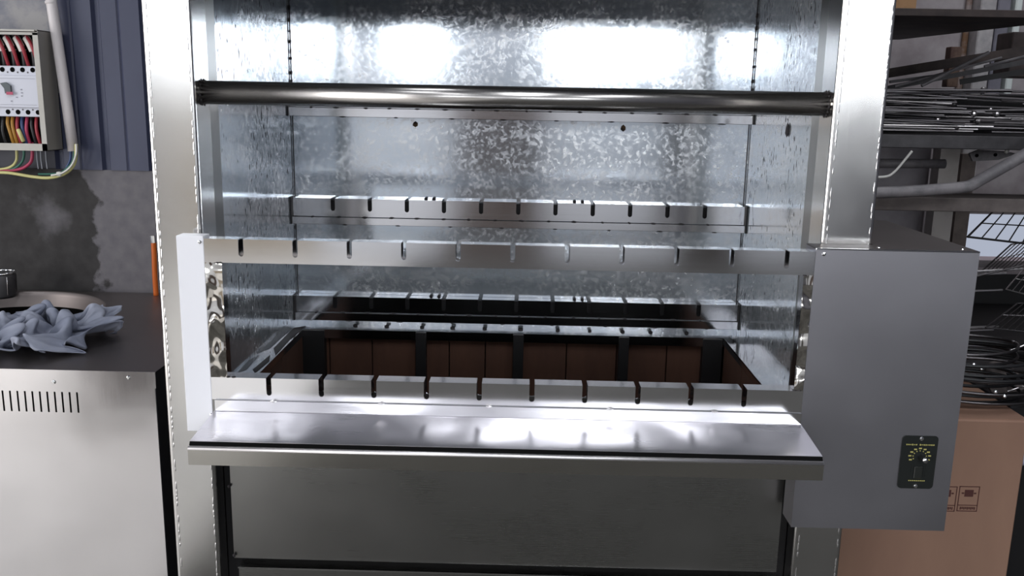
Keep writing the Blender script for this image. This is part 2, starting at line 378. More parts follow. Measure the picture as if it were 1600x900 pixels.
# crossbar pipe
pz = 1.4553
pp = part('crossbar', T([(XL1+.001, .085, pz), (XR0-.001, .085, pz)], .0182, 40), TUBE, None, True)
for x in (XL1+.002, XR0-.002):
    bm = bmesh.new(); rr = random.Random(5)
    for k in range(14):
        a = 2*pi*k/14
        bmesh.ops.create_icosphere(bm, subdivisions=1, radius=1, matrix=Matrix.Translation((x, .085+.019*sin(a), pz+.019*cos(a))) @ Matrix.Diagonal((.0018, .0022, .0022*(.7+.7*rr.random()), 1)))
    wr = part('weld_ring', bm, BURNT, pp); wr['kind'] = 'stuff'
def slotted(x0, x1, z0, z1, y, slots, sw, sd, th=.0015, flange=.025, fz=.0015, rear=True):
    """bar face with round-bottomed slots open at the top, and a top flange cut by the same slots"""
    r = sw/2; pts = [(x0, z0), (x1, z0), (x1, z1)]
    for s in sorted(slots, reverse=True):
        pts.append((s+r, z1))
        for k in range(7):
            a = -pi*k/6; pts.append((s+r*cos(a), z1-sd+r+r*sin(a)))
        pts.append((s-r, z1))
    pts.append((x0, z1)); bm = bmesh.new()
    prism(bm, [(p[0], y, p[1]) for p in pts], (0, th, 0))
    if rear: prism(bm, [(p[0], y+flange-th, p[1]) for p in pts], (0, th, 0))
    ed = [x0]+[e for s in sorted(slots) for e in (s-r, s+r)]+[x1]
    if flange:
        for a, b_ in zip(ed[::2], ed[1::2]): bx(bm, a, b_, y+th, y+flange-(th if rear else 0), z1-fz, z1)
    return bm
SP = .0831
# front frame: notched bars, posts
fr = part('front_slotted_bar', slotted(-.476, .454, 1.2002, 1.2368, 0, [-.4194+SP*i for i in range(11)], .0078, .0265), ST_BAR)
lb = part('front_slotted_bar', slotted(-.476, .4545, .9795, 1.0162, 0, [-.3848+SP*i for i in range(10)], .0082, .0285, flange=.028), ST_BAR)
part('frame_post', B(-.476, -.450, .0, .0015, 1.0162, 1.2002), POL)
part('frame_post', B(.4395, .454, .0, .0015, 1.0162, 1.2002), POL)
part('frame_post_edge', B(-.4515, -.450, .0015, .02, 1.0165, 1.2), ST_BAR)
part('frame_post_edge', B(.4395, .441, .0015, .02, 1.0165, 1.2), ST_BAR)
tr = part('front_strip', B(-.471, .4545, -.0035, 0, .9614, .980, .0006), ST_BAR)
for k, x in enumerate((-.378, -.207, -.037, .153, .318)):
    part('tack_weld', blob((x, -.004, .9795), (.006, .0018, .0022), k), WELD, tr)
for o_, zz in ((fr, 1.2), (lb, 1.017)):
    for k, x in enumerate((-.449, -.44, .441, .448) if o_ is lb else (-.452, -.456, .441)):
        part('tack_weld', blob((x, .001, zz), (.004, .003, .0018), 10+k), BURNT, o_)
# drip marks of spatter on the lower bar flange either side of every slot
sf = part('shelf', prism(bmesh.new(), [(-.473, 0, .9614), (-.473, -.1068, .9522), (-.473, -.1068, .9490), (-.473, 0, .957)], (.9285, 0, 0)), ST_SHELF)
part('shelf_lip', prism(bmesh.new(), [(-.473, -.1128, .9460), (-.473, -.1165, .9440), (-.473, -.1165, .9185), (-.473, -.112, .9185), (-.473, -.1115, .9440)], (.9285, 0, 0)), brushed('steel_lip', (.52, .50, .46), .18, 'x', .03), sf)
part('lip_edge', T([(-.473, -.1128, .9428), (.4555, -.1128, .9428)], .0040, 14), plain('lip_bright', (.95, .92, .92), .38, 1), sf, True)
part('lip_gap_shade', prism(bmesh.new(), [(-.473, -.1069, .9515), (-.473, -.1100, .9465), (-.473, -.1120, .935), (-.473, -.1069, .935)], (.9285, 0, 0)), BLACK, sf)  # shadow of the gap modelled as a solid black strip
part('shelf_bracket', prism(bmesh.new(), [(-.473, 0, .9555), (-.473, -.1, .9485), (-.473, -.1, .935), (-.473, 0, .93)], (.0015, 0, 0)), ST_PANEL, sf)
# white end cover of the frame, and the polished inner face of the post
ec = part('end_cover', B(-.5185, -.4765, 0, .028, .925, 1.2405, .0008), WHITE_FILM)
part('rivet', dome((-.482, -.0005, 1.2315), .0032, (0, -1, 0)), CHROME, ec)
part('rivet', dome((-.4772, -.001, .953), .004, (0, -1, 0)), CHROME, ec)
# control box on the right
bm = bmesh.new(); prism(bm, [(.4545, 0, .786), (.700, 0, .786), (.700, .36, .786), (XR1+.001, .36, .786), (XR1+.001, .0485, .786), (.4545, .0485, .786)], (0, 0, .4545))
cb = part('control_box', bm, ST_BOX)
part('box_lid', prism(bmesh.new(), [(.4545, .0035, 1.2405), (.7005, .0035, 1.2405), (.7005, .361, 1.2405), (XR1+.001, .361, 1.2405), (XR1+.001, .0485, 1.2405), (.4545, .0485, 1.2405)], (0, 0, .0015)), ST_TOP, cb)
part('box_lid_edge', B(.4545, .7005, .0, .0035, 1.2395, 1.2422, .0005), CHROME, cb)
for x, y, z, n_, r in ((.4665, -.0003, 1.2335, (0, -1, 0), .0032), (.4575, -.0003, .949, (0, -1, 0), .0042)):
    part('rivet', dome((x, y, z), r, n_), CHROME, cb)
for x in (.556, .683):
    part('rivet', dome((x, .02, 1.242), .003, (0, 0, 1)), CHROME, cb)
def rrect(x0, x1, z0, z1, r, y, th):
    pts = []
    for cx, cz, a0 in ((x1-r, z0+r, -90), (x1-r, z1-r, 0), (x0+r, z1-r, 90), (x0+r, z0+r, 180)):
        for k in range(5):
            a = radians(a0+22.5*k); pts.append((cx+r*cos(a), y, cz+r*sin(a)))
    return prism(bmesh.new(), pts, (0, th, 0))
part('speed_control_plate', rrect(.616, .672, .859, .948, .006, -.0022, .002), PANELBLK, cb)
for x, z in ((.6455, .9432), (.6445, .8635)): part('screw', dome((x, -.0025, z), .0036, (0, -1, 0)), CHROME, cb)
bm = bmesh.new(); rr = random.Random(9)
def mark(x, z, w_, h): bx(bm, x-w_/2, x+w_/2, -.0026, -.0022, z-h/2, z+h/2)
for k in range(15): 
    if k != 6: mark(.6235+.003*k, .933, .0020, .0022*(.6+.6*rr.random()))
for k in range(9):
    a = radians(205-k*28.5); cx, cz = .6455, .9135
    mark(cx+.0155*cos(a), cz+.0135*sin(a), .0045, .0022); mark(cx+.0105*cos(a), cz+.0095*sin(a), .0016, .0016)
for k in range(9): mark(.633+.003*k, .8725, .002, .0016)
part('printed_scale', bm, YEL, cb)['kind'] = 'stuff'
bm = bmesh.new(); bx(bm, .6335, .6342, -.0026, -.0022, .880, .901); bx(bm, .6570, .6577, -.0026, -.0022, .880, .901); bx(bm, .639, .6525, -.0045, -.0022, .8765, .897, .001)
part('rocker_switch', bm, plain('switch_black', (.02, .022, .02), .2), cb)
kn = T([(.6475, -.0022, .9125), (.6475, -.011, .9125)], .0042, 16); part('dial_shaft', kn, plain('dial_black', (.01, .01, .01), .3), cb)
kn = T([(.651, -.0022, .9105), (.651, -.013, .9105)], .0042, 16); part('control_knob', kn, CHROME, cb, True)
# racks on the inside back wall
TACK = [-.46+.0585*i for i in range(17)]
me_t = None
for zt, zm, zb in ((1.468, 1.431, 1.411), (1.2315, 1.191, 1.1735), (1.0075, .971, .952)):
    rk = part('rear_slotted_bar', slotted(-.5095, .5035, zm, zt, .638, [-.417+.0829*i for i in range(11)], .0095, .028, .0015, .028, rear=False), ST_BAR)
    part('slot_shade_plate', B(-.5085, .5025, .656, .658, zm, zt-.006), SOOT, rk)  # dark plate added so the slots look shaded inside
    part('mounting_strip', B(-.5095, .5035, .633, .6385, zb, zm-.001, .0006), ST_BAR, rk)
    part('bar_end', B(-.5105, -.5085, .628, .66, zb, zt+.002), SOOT, rk); part('bar_end', B(.502, .5045, .628, .66, zb, zt+.002), SOOT, rk)
    rr = random.Random(int(zt*100))
    for i, x in enumerate(TACK[:16]):
        w_ = .003+.005*rr.random(); x += .008*(rr.random()-.5)
        part('tack_weld', blob((x, .6335, zm-.001), (w_, .0025, .002), i), BURNT, rk)
        if i % 2: part('tack_weld', blob((x+.015, .634, zb), (w_*1.2, .0025, .0018), i+40), BURNT, rk)
    if zt < 1.3:
        for x in (-.202, .133) if zt > 1.1 else (-.19, .14):
            for dx in (-.009, .009): part('scorch_mark', blob((x+dx, .659, zt+.002), (.0045, .004, .003), int(dx*1000)), BURNT, rk)
# bolt ends on the back wall
for px, py in ((649, 194), (974, 200), (1230, 203)):
    if px < 1200:
        p = at(px, py, 'y', YB-.002); part('bolt_end', blob(p, (.0065, .004, .007), px), noisy('rusty_bolt', (.02, .015, .012), (.16, .09, .04), 60))
    else:
        p = at(px, py, 'x', WRX-.002); part('spatter_mark', blob(p, (.002, .012, .014), px), BURNT)
# firebox
RZ = .935
bm = bmesh.new(); bx(bm, WLX, -.485, .119, YB, RZ-.002, RZ); bx(bm, .467, WRX, .119, YB, RZ-.002, RZ); bx(bm, -.485, .467, .618, YB, RZ-.002, RZ)
rim = part('firebox_rim', bm, ST_BAR)
bm = bmesh.new(); bx(bm, -.487, -.485, .035, .62, RZ-.014, RZ+.0015); bx(bm, .467, .469, .035, .62, RZ-.014, RZ+.0015); bx(bm, -.487, .469, .616, .618, RZ-.02, RZ)
part('rim_lip', bm, ST_BAR, rim)
rr = random.Random(4)
for k in range(11):
    x = -.38+.076*k+.02*rr.random(); part('tack_weld', blob((x, .655, RZ+.001), (.006, .005, .004), k), BURNT, rim)
part('scorch_mark', prism(bmesh.new(), [(-.505, .30, RZ+.0004), (-.494, .28, RZ+.0004), (-.490, .36, RZ+.0004), (-.500, .40, RZ+.0004)], (0, 0, .0006)), BURNT, rim)
part('scorch_mark', prism(bmesh.new(), [(-.507, .45, RZ+.0004), (-.489, .40, RZ+.0004), (-.492, .52, RZ+.0004), (-.486, .64, RZ+.0004), (-.509, .62, RZ+.0004)], (0, 0, .0006)), BURNT, rim)
e = [-.487, -.432, -.333, -.155, -.072, .0, .115, .23, .345, .425, .469]
for a, b_ in zip(e, e[1:]): part('fire_board', B(a+.0012, b_-.0012, .636, .660, .55, .925, .001), BOARD)
for y0 in (.1, .27, .44): part('fire_board', B(-.507, -.487, y0+.001, y0+.169, .55, .92, .001), BOARD)
for y0 in (.1, .27, .44): part('fire_board', B(.469, .489, y0+.001, y0+.169, .55, .92, .001), BOARD)
for a, b_ in ((-.490, -.438), (-.230, -.206), (-.008, .016), (.232, .255), (.422, .466)): part('board_retainer', B(a, b_, .612, .634, .55, RZ-.002, .001), SOOT)
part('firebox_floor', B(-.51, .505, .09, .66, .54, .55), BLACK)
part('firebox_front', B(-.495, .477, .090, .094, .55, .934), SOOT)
part('front_apron', B(-.476, .4545, .0015, .003, .90, .9795), ST_PANEL)
part('apron_return', B(-.476, .4545, .003, .09, .9335, .935), ST_PANEL)
# lower body
part('front_panel', B(-.478, .459, .070, .0715, .6665, .93), ST_PANEL)
dr = part('ash_drawer', B(-.468, .462, .060, .12, .12, .655, .001), ST_PANEL)
part('drawer_top_edge', B(-.468, .462, .0575, .0605, .6535, .6565), CHROME, dr)
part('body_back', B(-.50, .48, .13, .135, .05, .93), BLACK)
part('base', B(XL0, XR1, .09, .69, .03, .10), SOOT)
for px, py in ((358, 760), (366, 868)):
    p = at(px, py, 'y', .066); part('spatter_mark', blob(p, (.003, .003, .004), px), BURNT)

# ------------------------------------------------------------------ left stove
CX1, CY0, CZ = -.662, .222, .95
K = thing('tandoor_cabinet', (-1.2, .55, 0), 'stainless stove cabinet with round opening and vent slots, left of the grill', 'stove')
def kpart(name, bm, m, parent=None, smooth=False):
    o = obj(name, bm, m, None, smooth); o.data.transform(Matrix.Translation(-K.location)); o.parent = parent or K; return o
HC = (-1.195, .615); HR = .235
def holed_top():
    bm = bmesh.new(); n_ = 64; rin = [bm.verts.new((HC[0]+HR*cos(2*pi*k/n_), HC[1]+HR*sin(2*pi*k/n_), CZ)) for k in range(n_)]
    x0, x1, y0, y1 = -1.75, CX1, CY0, .885; out = []
    for k in range(n_):
        a = 2*pi*k/n_; dx, dy = cos(a), sin(a); t = 9
        if dx > 1e-9: t = min(t, (x1-HC[0])/dx)
        if dx < -1e-9: t = min(t, (x0-HC[0])/dx)
        if dy > 1e-9: t = min(t, (y1-HC[1])/dy)
        if dy < -1e-9: t = min(t, (y0-HC[1])/dy)
        out.append(bm.verts.new((HC[0]+dx*t, HC[1]+dy*t, CZ)))
    cs = [bm.verts.new(c) for c in ((x1, y1, CZ), (x0, y1, CZ), (x0, y0, CZ), (x1, y0, CZ))]
    for k in range(n_): bm.faces.new((rin[k], rin[(k+1) % n_], out[(k+1) % n_], out[k]))
    for k in range(n_):
        a, b_ = out[k].co, out[(k+1) % n_].co
        if abs(a.x-b_.x) > 1e-5 and abs(a.y-b_.y) > 1e-5:
            c = min(cs, key=lambda q: (q.co-a).length+(q.co-b_).length); bm.faces.new((out[k], out[(k+1) % n_], c))
    return bm
kpart('worktop', holed_top(), brushed('worktop_dark', (.30, .27, .26), .38, 'x', .05))
kpart('opening_rim', lathe(bmesh.new(), [(.236, .0005), (.235, .006), (.232, .008), (.228, .006), (.226, -.004), (.222, -.03)], (HC[0], HC[1], CZ), 72), plain('rim_steel', (.30, .26, .25), .5, .8), None, True)
kpart('clay_pot', lathe(bmesh.new(), [(.222, -.03), (.25, -.12), (.28, -.3), (.25, -.5), (.02, -.55)], (HC[0], HC[1], CZ), 48), BLACK, None, True)
# slotted front sheet
bm = bmesh.new(); sl = []
for k in range(14):
    p = at(121-11.6*k, 645, 'y', CY0); q = at(121-11.6*k, 612, 'y', CY0); sl.append((q.x+p.x)/2)
zs0, zs1 = at(70, 644, 'y', CY0).z, at(70, 612, 'y', CY0).z
xs = sorted([-1.75, CX1]+[s+d for s in sl for d in (-.0017, .0017)]); zz = [.06, zs0, zs1, CZ-.031]
for a, b_ in zip(xs, xs[1:]):
    for c, d in zip(zz, zz[1:]):
        if c == zs0 and any(a < s < b_ for s in sl): continue
        bx(bm, a, b_, CY0+.001, CY0+.0022, c, d)
FR = brushed('stove_front', (.90, .875, .88), .13, 'z', .03, .05)
kpart('front_sheet', bm, FR)
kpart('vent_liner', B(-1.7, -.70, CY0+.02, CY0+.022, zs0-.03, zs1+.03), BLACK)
tp_ = kpart('top_flange', B(-1.75, CX1+.001, CY0-.0005, CY0+.0008, CZ-.031, CZ+.0005), FR)
kpart('rivet', dome(at(201, 590, 'y', CY0-.001), .004, (0, -1, 0)), CHROME, tp_)
kpart('rivet', dome(at(84, 597, 'y', CY0-.001), .004, (0, -1, 0)), CHROME, tp_)
kpart('side_sheet', B(CX1-.0012, CX1, CY0, .885, .06, CZ-.0005), plain('side_gap_shade', (.05, .05, .055), .4, .8))  # steel side coloured dark to give the shade of the narrow gap
kpart('back_sheet', B(-1.75, CX1, .884, .886, .06, CZ-.001), SOOT); kpart('side_sheet', B(-1.75, -1.7485, CY0, .885, .06, CZ-.0005), SOOT)
for lx in (-1.7, -.70):
    for ly in (.27, .84): kpart('leg', B(lx-.02, lx+.02, ly-.02, ly+.02, 0, .065), SOOT)

# crumpled cloth
# resting shape of the dropped cloth: 43 rows of 43 points, x y z in millimetres
DRAPE = [
    [-58,-45,147,-63,-25,137,-59,-31,139,-57,-47,127,-81,-71,105,-93,-99,68,-116,-116,43,-118,-115,35,-105,-110,41,-69,-99,45,-40,-98,76,-25,-88,76,-14,-93,75,-2,-73,56,2,-51,28,1,-48,19,16,-48,15,5,-64,43,3,-95,81,10,-123,88,25,-144,91,19,-145,104,28,-124,86,46,-98,59,67,-80,41,76,-82,50,72,-89,59,74,-92,87,82,-97,107,91,-114,109,96,-104,89,97,-73,59,103,-27,37,97,-29,13,94,-34,11,117,-44,7,126,-50,23,110,-73,47,119,-90,57,137,-88,54,150,-63,31,179,-41,12,199,-46,17],
    [-66,-22,139,-57,-9,132,-54,-6,128,-53,-29,128,-70,-61,103,-90,-92,70,-114,-106,56,-119,-99,45,-92,-93,43,-58,-84,60,-36,-90,88,-22,-79,82,-21,-84,60,-7,-55,40,6,-29,24,6,-30,5,7,-36,13,11,-62,40,10,-87,84,14,-121,99,17,-137,93,20,-127,92,38,-105,84,50,-85,57,64,-71,45,72,-70,49,68,-77,82,68,-93,118,90,-110,135,104,-113,135,93,-107,112,93,-81,75,113,-47,48,116,-27,25,130,-30,21,117,-41,40,120,-66,64,104,-83,78,113,-97,78,127,-85,58,160,-65,36,178,-29,15,202,-39,8],
    [-65,-14,129,-66,3,148,-65,8,142,-61,-14,124,-77,-52,112,-88,-78,78,-104,-82,62,-91,-85,58,-62,-78,61,-38,-86,88,-21,-86,102,-18,-92,90,-18,-71,64,-5,-51,27,2,-20,17,13,-17,6,8,-24,16,7,-53,45,20,-79,80,16,-103,94,13,-111,90,23,-101,70,44,-83,53,52,-73,29,60,-62,23,73,-64,43,67,-71,81,64,-89,123,86,-103,142,97,-104,131,85,-94,107,95,-66,73,107,-36,51,114,-36,37,130,-26,40,122,-51,60,105,-71,81,105,-87,95,115,-90,88,128,-72,57,165,-48,34,195,-23,14,211,-36,11],
    [-70,-6,140,-60,6,159,-70,8,152,-71,-13,131,-78,-42,113,-85,-60,81,-83,-72,75,-66,-68,76,-41,-73,97,-22,-91,117,-16,-107,118,-13,-102,99,-9,-73,69,-13,-45,30,5,-12,22,17,-9,13,9,-21,26,10,-46,54,28,-71,78,33,-91,92,32,-89,76,43,-69,51,25,-62,23,31,-36,12,36,-42,16,66,-45,27,74,-63,68,68,-82,107,80,-83,127,80,-87,113,93,-69,94,103,-42,68,109,-23,45,119,-23,40,120,-37,54,112,-56,87,94,-80,109,99,-94,123,106,-83,107,131,-76,75,156,-56,48,181,-33,34,198,-38,29],
    [-75,-9,140,-76,11,155,-71,11,135,-69,-24,125,-73,-42,102,-80,-50,80,-67,-60,81,-52,-76,101,-28,-92,126,-10,-103,145,-10,-118,139,-5,-105,112,-2,-70,78,-4,-47,38,-3,-11,31,14,-8,30,18,-24,41,21,-50,65,28,-67,88,40,-77,87,43,-67,66,19,-55,33,34,-28,11,52,-14,18,48,-29,18,53,-48,35,78,-50,65,63,-66,101,77,-68,112,87,-66,99,93,-47,81,98,-25,62,114,-16,52,128,-19,51,109,-40,78,89,-64,112,87,-82,142,101,-84,150,102,-86,126,129,-75,94,137,-52,53,166,-44,41,176,-42,51],
    [-89,-7,128,-85,-2,134,-77,-13,122,-54,-28,103,-69,-47,99,-69,-43,79,-60,-58,89,-41,-75,115,-20,-94,145,-10,-112,164,0,-114,150,2,-99,121,5,-66,85,-3,-46,42,4,-23,38,4,-18,50,18,-34,70,26,-61,89,46,-62,100,49,-73,96,32,-68,68,15,-40,34,31,-17,20,41,-13,25,40,-28,20,59,-41,33,74,-44,76,69,-57,100,72,-64,100,80,-48,86,92,-19,71,101,-4,48,112,-3,39,127,-7,51,109,-29,82,84,-53,111,89,-72,135,95,-80,131,118,-75,118,127,-54,79,146,-34,51,165,-36,45,164,-50,58],
    [-74,-10,118,-85,-21,111,-60,-26,104,-87,-31,89,-70,-39,70,-59,-36,69,-59,-52,87,-36,-71,117,-25,-90,153,-6,-101,163,-1,-101,145,-7,-94,110,-6,-54,83,-4,-49,52,8,-41,49,10,-36,70,17,-57,98,44,-57,121,53,-46,125,61,-62,114,48,-60,75,25,-47,45,29,-33,22,31,-27,23,40,-30,39,67,-29,51,70,-37,89,70,-46,101,84,-44,88,79,-22,61,88,-10,34,106,-5,9,110,-4,19,121,-13,41,118,-6,73,99,-35,102,94,-56,112,105,-64,107,128,-54,98,140,-36,74,152,-34,55,155,-42,60,172,-55,70],
    [-65,-15,110,-69,-9,111,-79,-16,77,-72,-38,54,-66,-50,42,-63,-37,49,-58,-39,80,-32,-58,113,-27,-74,148,-12,-85,148,-13,-87,126,-15,-76,90,-8,-45,65,-4,-39,58,5,-43,64,5,-51,96,33,-43,128,55,-46,154,70,-41,151,71,-40,124,48,-55,93,30,-52,52,26,-36,36,34,-48,38,58,-43,48,60,-23,77,64,-32,100,75,-38,102,80,-20,79,76,5,42,94,11,9,116,21,7,113,8,12,131,-16,37,125,-7,77,108,-30,106,106,-48,118,113,-46,103,141,-38,90,154,-21,67,163,-25,53,159,-31,68,172,-58,83],
    [-56,-17,112,-63,-11,90,-72,-28,56,-78,-41,27,-64,-50,19,-52,-43,36,-59,-31,70,-37,-42,106,-25,-54,134,-23,-66,124,-17,-62,99,-12,-51,68,-13,-31,56,-4,-32,50,-4,-34,71,10,-40,114,37,-42,153,64,-36,173,75,-30,165,68,-29,133,41,-47,99,27,-47,64,38,-34,44,48,-30,48,48,-37,76,60,-26,103,63,-21,118,71,-28,109,85,-18,81,84,11,46,98,7,14,111,14,19,109,-2,26,142,0,47,125,-9,87,116,-23,111,115,-30,102,133,-22,82,160,-8,56,182,-9,29,189,-18,22,183,-29,47,168,-39,86],
    [-60,-8,117,-60,-21,87,-75,-19,47,-68,-37,21,-60,-41,11,-60,-34,32,-49,-28,66,-44,-29,104,-26,-36,118,-25,-42,102,-20,-33,73,-31,-38,57,-22,-33,35,-9,-29,35,3,-25,70,9,-34,120,40,-30,154,61,-25,171,67,-27,155,50,-23,123,32,-38,88,25,-41,54,42,-32,57,53,-19,68,48,-23,106,65,-14,134,73,-8,145,84,-13,127,74,-18,93,97,1,62,104,8,36,102,3,28,123,6,38,134,6,62,126,-2,91,129,-12,101,134,-15,80,147,-14,46,176,-7,22,190,-10,5,203,-13,16,188,-21,52,168,-31,96],
    [-74,-6,119,-57,-7,85,-68,-27,47,-69,-25,21,-59,-32,24,-57,-20,42,-41,-19,75,-38,-21,102,-28,-23,107,-20,-25,84,-34,-24,59,-37,-30,31,-33,-35,20,-19,-28,24,0,-19,63,5,-24,115,31,-22,145,49,-19,147,38,-31,137,33,-30,96,31,-32,60,35,-31,45,37,-25,63,52,-6,91,52,-9,139,74,-8,170,85,-2,171,79,-3,149,63,-9,103,93,8,71,103,14,39,112,18,31,124,17,51,132,14,83,126,7,109,137,-2,110,139,-3,85,149,-3,46,169,-3,14,189,-4,6,196,-6,22,186,-11,52,170,-16,92],
    [-89,-3,124,-69,-7,94,-66,-20,55,-70,-15,38,-57,-6,39,-51,-10,66,-50,-8,95,-41,-9,114,-24,-12,108,-18,-12,75,-40,-15,43,-39,-29,23,-40,-39,11,-19,-25,20,-10,-22,61,0,-12,104,18,-21,123,24,-17,121,32,-13,95,31,-19,58,29,-14,33,43,-19,34,40,-12,65,47,1,110,60,2,157,73,3,183,85,8,175,79,6,139,60,1,92,89,18,66,98,25,45,110,27,59,115,14,92,125,9,130,138,16,149,147,9,139,142,7,101,145,7,49,169,7,9,194,7,5,192,0,18,189,2,52,176,-1,89],
    [-98,2,120,-78,-2,96,-77,-13,63,-63,-15,59,-59,-3,72,-58,10,95,-56,6,123,-44,12,123,-25,1,117,-28,-10,79,-31,-12,37,-37,-27,17,-37,-27,10,-20,-14,24,-9,-16,62,5,-8,92,13,-9,102,13,-18,89,16,-7,59,26,3,32,30,-3,20,40,-5,31,45,-6,63,38,4,111,52,9,152,66,6,164,72,12,148,70,18,112,61,11,72,82,25,62,91,26,66,98,20,98,114,22,138,133,27,166,144,21,175,152,20,146,147,16,96,143,15,42,170,16,14,184,18,19,176,6,43,177,14,79,190,24,108],
    [-99,5,106,-84,-3,87,-75,-4,69,-66,-8,78,-62,10,99,-54,27,123,-51,22,149,-46,17,148,-35,20,121,-25,0,86,-40,-3,48,-44,-8,20,-30,-8,18,-18,-9,42,-12,-6,74,0,0,96,15,-1,90,9,-6,71,10,-6,36,20,6,12,21,-6,10,41,-1,16,54,2,51,45,11,94,47,20,125,59,28,136,56,20,117,61,24,88,66,26,61,75,31,66,92,36,80,103,32,113,117,35,150,133,35,171,148,32,170,144,25,141,149,27,98,140,27,59,147,20,43,156,18,54,165,30,77,185,40,100,199,41,116],
    [-96,0,101,-82,-13,83,-80,-4,71,-76,4,82,-62,10,113,-67,21,144,-62,30,163,-49,28,162,-30,27,136,-22,15,96,-41,2,65,-35,2,43,-24,4,46,-12,-5,68,0,14,87,-2,4,103,11,7,92,15,3,69,2,3,32,17,9,6,22,5,4,41,2,5,47,5,39,50,19,77,51,26,108,53,40,112,54,35,94,59,40,66,65,37,50,80,38,48,87,40,64,101,39,100,121,38,138,133,39,167,148,42,168,148,36,143,137,30,108,141,35,72,147,37,50,160,38,60,180,44,81,203,52,104,211,64,120],
    [-92,-12,71,-93,-25,59,-81,-15,59,-83,2,81,-74,14,116,-74,29,147,-68,37,164,-54,33,158,-36,36,133,-32,22,99,-36,9,74,-31,5,64,-22,3,73,-9,3,98,3,15,120,16,7,126,10,7,112,23,11,77,7,2,34,16,20,5,27,16,5,44,12,9,39,7,45,44,19,83,46,32,105,48,43,98,46,45,72,68,55,39,75,46,12,85,47,30,81,47,48,98,45,93,110,41,142,129,49,167,141,50,158,135,35,128,138,46,85,131,47,52,145,50,45,173,50,61,205,65,93,226,85,123,239,87,119],
    [-105,-26,42,-100,-24,30,-82,-21,44,-80,9,66,-75,22,106,-77,30,136,-70,40,148,-57,34,140,-38,39,116,-41,18,92,-33,18,74,-19,17,68,-17,17,93,-4,17,126,17,15,147,31,24,142,23,18,127,13,19,87,9,4,44,17,24,18,31,25,9,44,24,33,40,23,74,38,26,109,42,40,110,41,47,84,47,53,42,80,67,15,100,65,12,97,49,18,72,52,51,104,51,98,104,52,140,121,46,143,121,40,120,121,52,82,122,67,50,125,63,38,152,61,47,194,66,67,214,89,103,234,99,121,240,89,111],
    [-115,-44,25,-102,-43,19,-83,-24,27,-70,1,57,-68,19,94,-80,35,115,-71,44,125,-55,45,111,-39,35,90,-36,20,70,-37,12,57,-23,21,67,-12,28,101,3,26,142,27,26,165,41,31,158,26,30,133,2,21,89,0,12,44,22,18,33,29,12,41,28,33,73,27,46,111,34,48,134,43,49,119,36,60,79,60,67,32,91,62,18,94,60,18,82,56,22,90,56,59,98,59,99,108,56,114,117,56,110,107,58,82,114,70,56,108,75,36,120,76,35,148,73,44,186,75,55,216,86,80,224,104,101,233,91,98],
    [-122,-42,12,-110,-37,12,-91,-17,22,-80,5,52,-73,22,81,-75,31,96,-62,29,99,-49,26,86,-51,27,59,-40,21,39,-35,23,37,-18,19,55,-6,29,99,12,33,142,27,38,170,36,41,156,20,34,122,-3,30,77,-3,21,41,11,23,43,14,31,72,22,52,112,18,63,145,31,63,151,50,56,123,45,64,76,53,78,36,82,71,37,82,64,31,85,59,38,99,66,65,102,68,91,107,67,104,111,71,96,100,74,73,105,75,42,89,89,27,96,95,29,121,88,41,171,83,41,214,91,67,228,108,91,234,96,83],
    [-123,-30,6,-107,-24,11,-92,-13,36,-89,8,63,-83,21,83,-73,32,86,-65,31,80,-60,24,60,-57,8,41,-54,6,20,-41,8,20,-21,20,46,-2,37,91,6,39,138,19,45,155,19,36,134,7,46,93,-8,39,53,-3,30,34,3,38,57,14,57,95,15,69,135,14,81,155,28,75,152,53,67,130,57,68,88,57,75,55,63,76,49,74,63,47,87,73,53,95,79,82,96,73,112,111,70,119,122,64,97,99,85,64,91,84,23,101,74,14,100,93,13,124,99,44,180,95,39,205,99,69,218,99,64,215,113,39],
    [-120,-11,13,-106,-2,30,-99,1,62,-92,8,87,-88,22,96,-78,36,94,-75,24,71,-53,24,42,-70,7,19,-61,-14,16,-47,-1,10,-25,26,35,-14,42,87,-9,42,129,2,48,129,-4,42,97,-10,46,54,-12,48,25,-3,41,27,13,44,59,16,64,100,12,82,130,20,88,148,24,76,144,45,67,132,64,78,102,54,87,68,70,88,49,79,80,57,82,72,87,94,77,126,102,83,150,112,85,138,126,75,93,101,92,46,91,96,10,107,90,5,105,108,27,145,108,37,178,106,41,197,109,44,206,114,37,190,115,20],
    [-112,-18,37,-104,-10,66,-111,-1,97,-105,10,117,-92,13,115,-90,33,103,-79,23,73,-63,27,37,-61,2,10,-70,-7,8,-52,5,14,-32,35,42,-20,37,90,-14,50,114,-9,52,97,-21,61,60,-32,58,22,-24,60,7,-5,52,17,16,49,50,25,53,92,22,69,125,22,87,134,33,81,142,41,64,120,62,90,95,60,94,59,77,92,58,74,84,85,81,85,132,87,85,170,101,91,173,120,87,142,121,86,90,111,90,55,95,101,33,99,113,27,122,117,30,149,117,38,177,112,49,195,120,54,207,124,43,183,128,16],
    [-119,-19,60,-115,-11,97,-117,-6,132,-100,-8,142,-95,7,139,-100,28,119,-90,25,80,-71,19,42,-67,10,16,-64,12,4,-46,25,24,-36,42,66,-26,41,103,-18,51,98,-16,63,69,-38,63,30,-33,77,5,-25,78,7,-12,60,14,4,59,37,19,57,72,24,66,108,25,76,125,41,79,121,48,80,92,65,99,61,73,101,43,78,100,66,82,98,113,90,95,158,84,101,176,95,99,167,117,99,144,121,93,107,125,97,70,113,99,47,115,114,40,138,117,49,169,111,68,198,118,85,208,120,77,202,136,40,200,142,6],
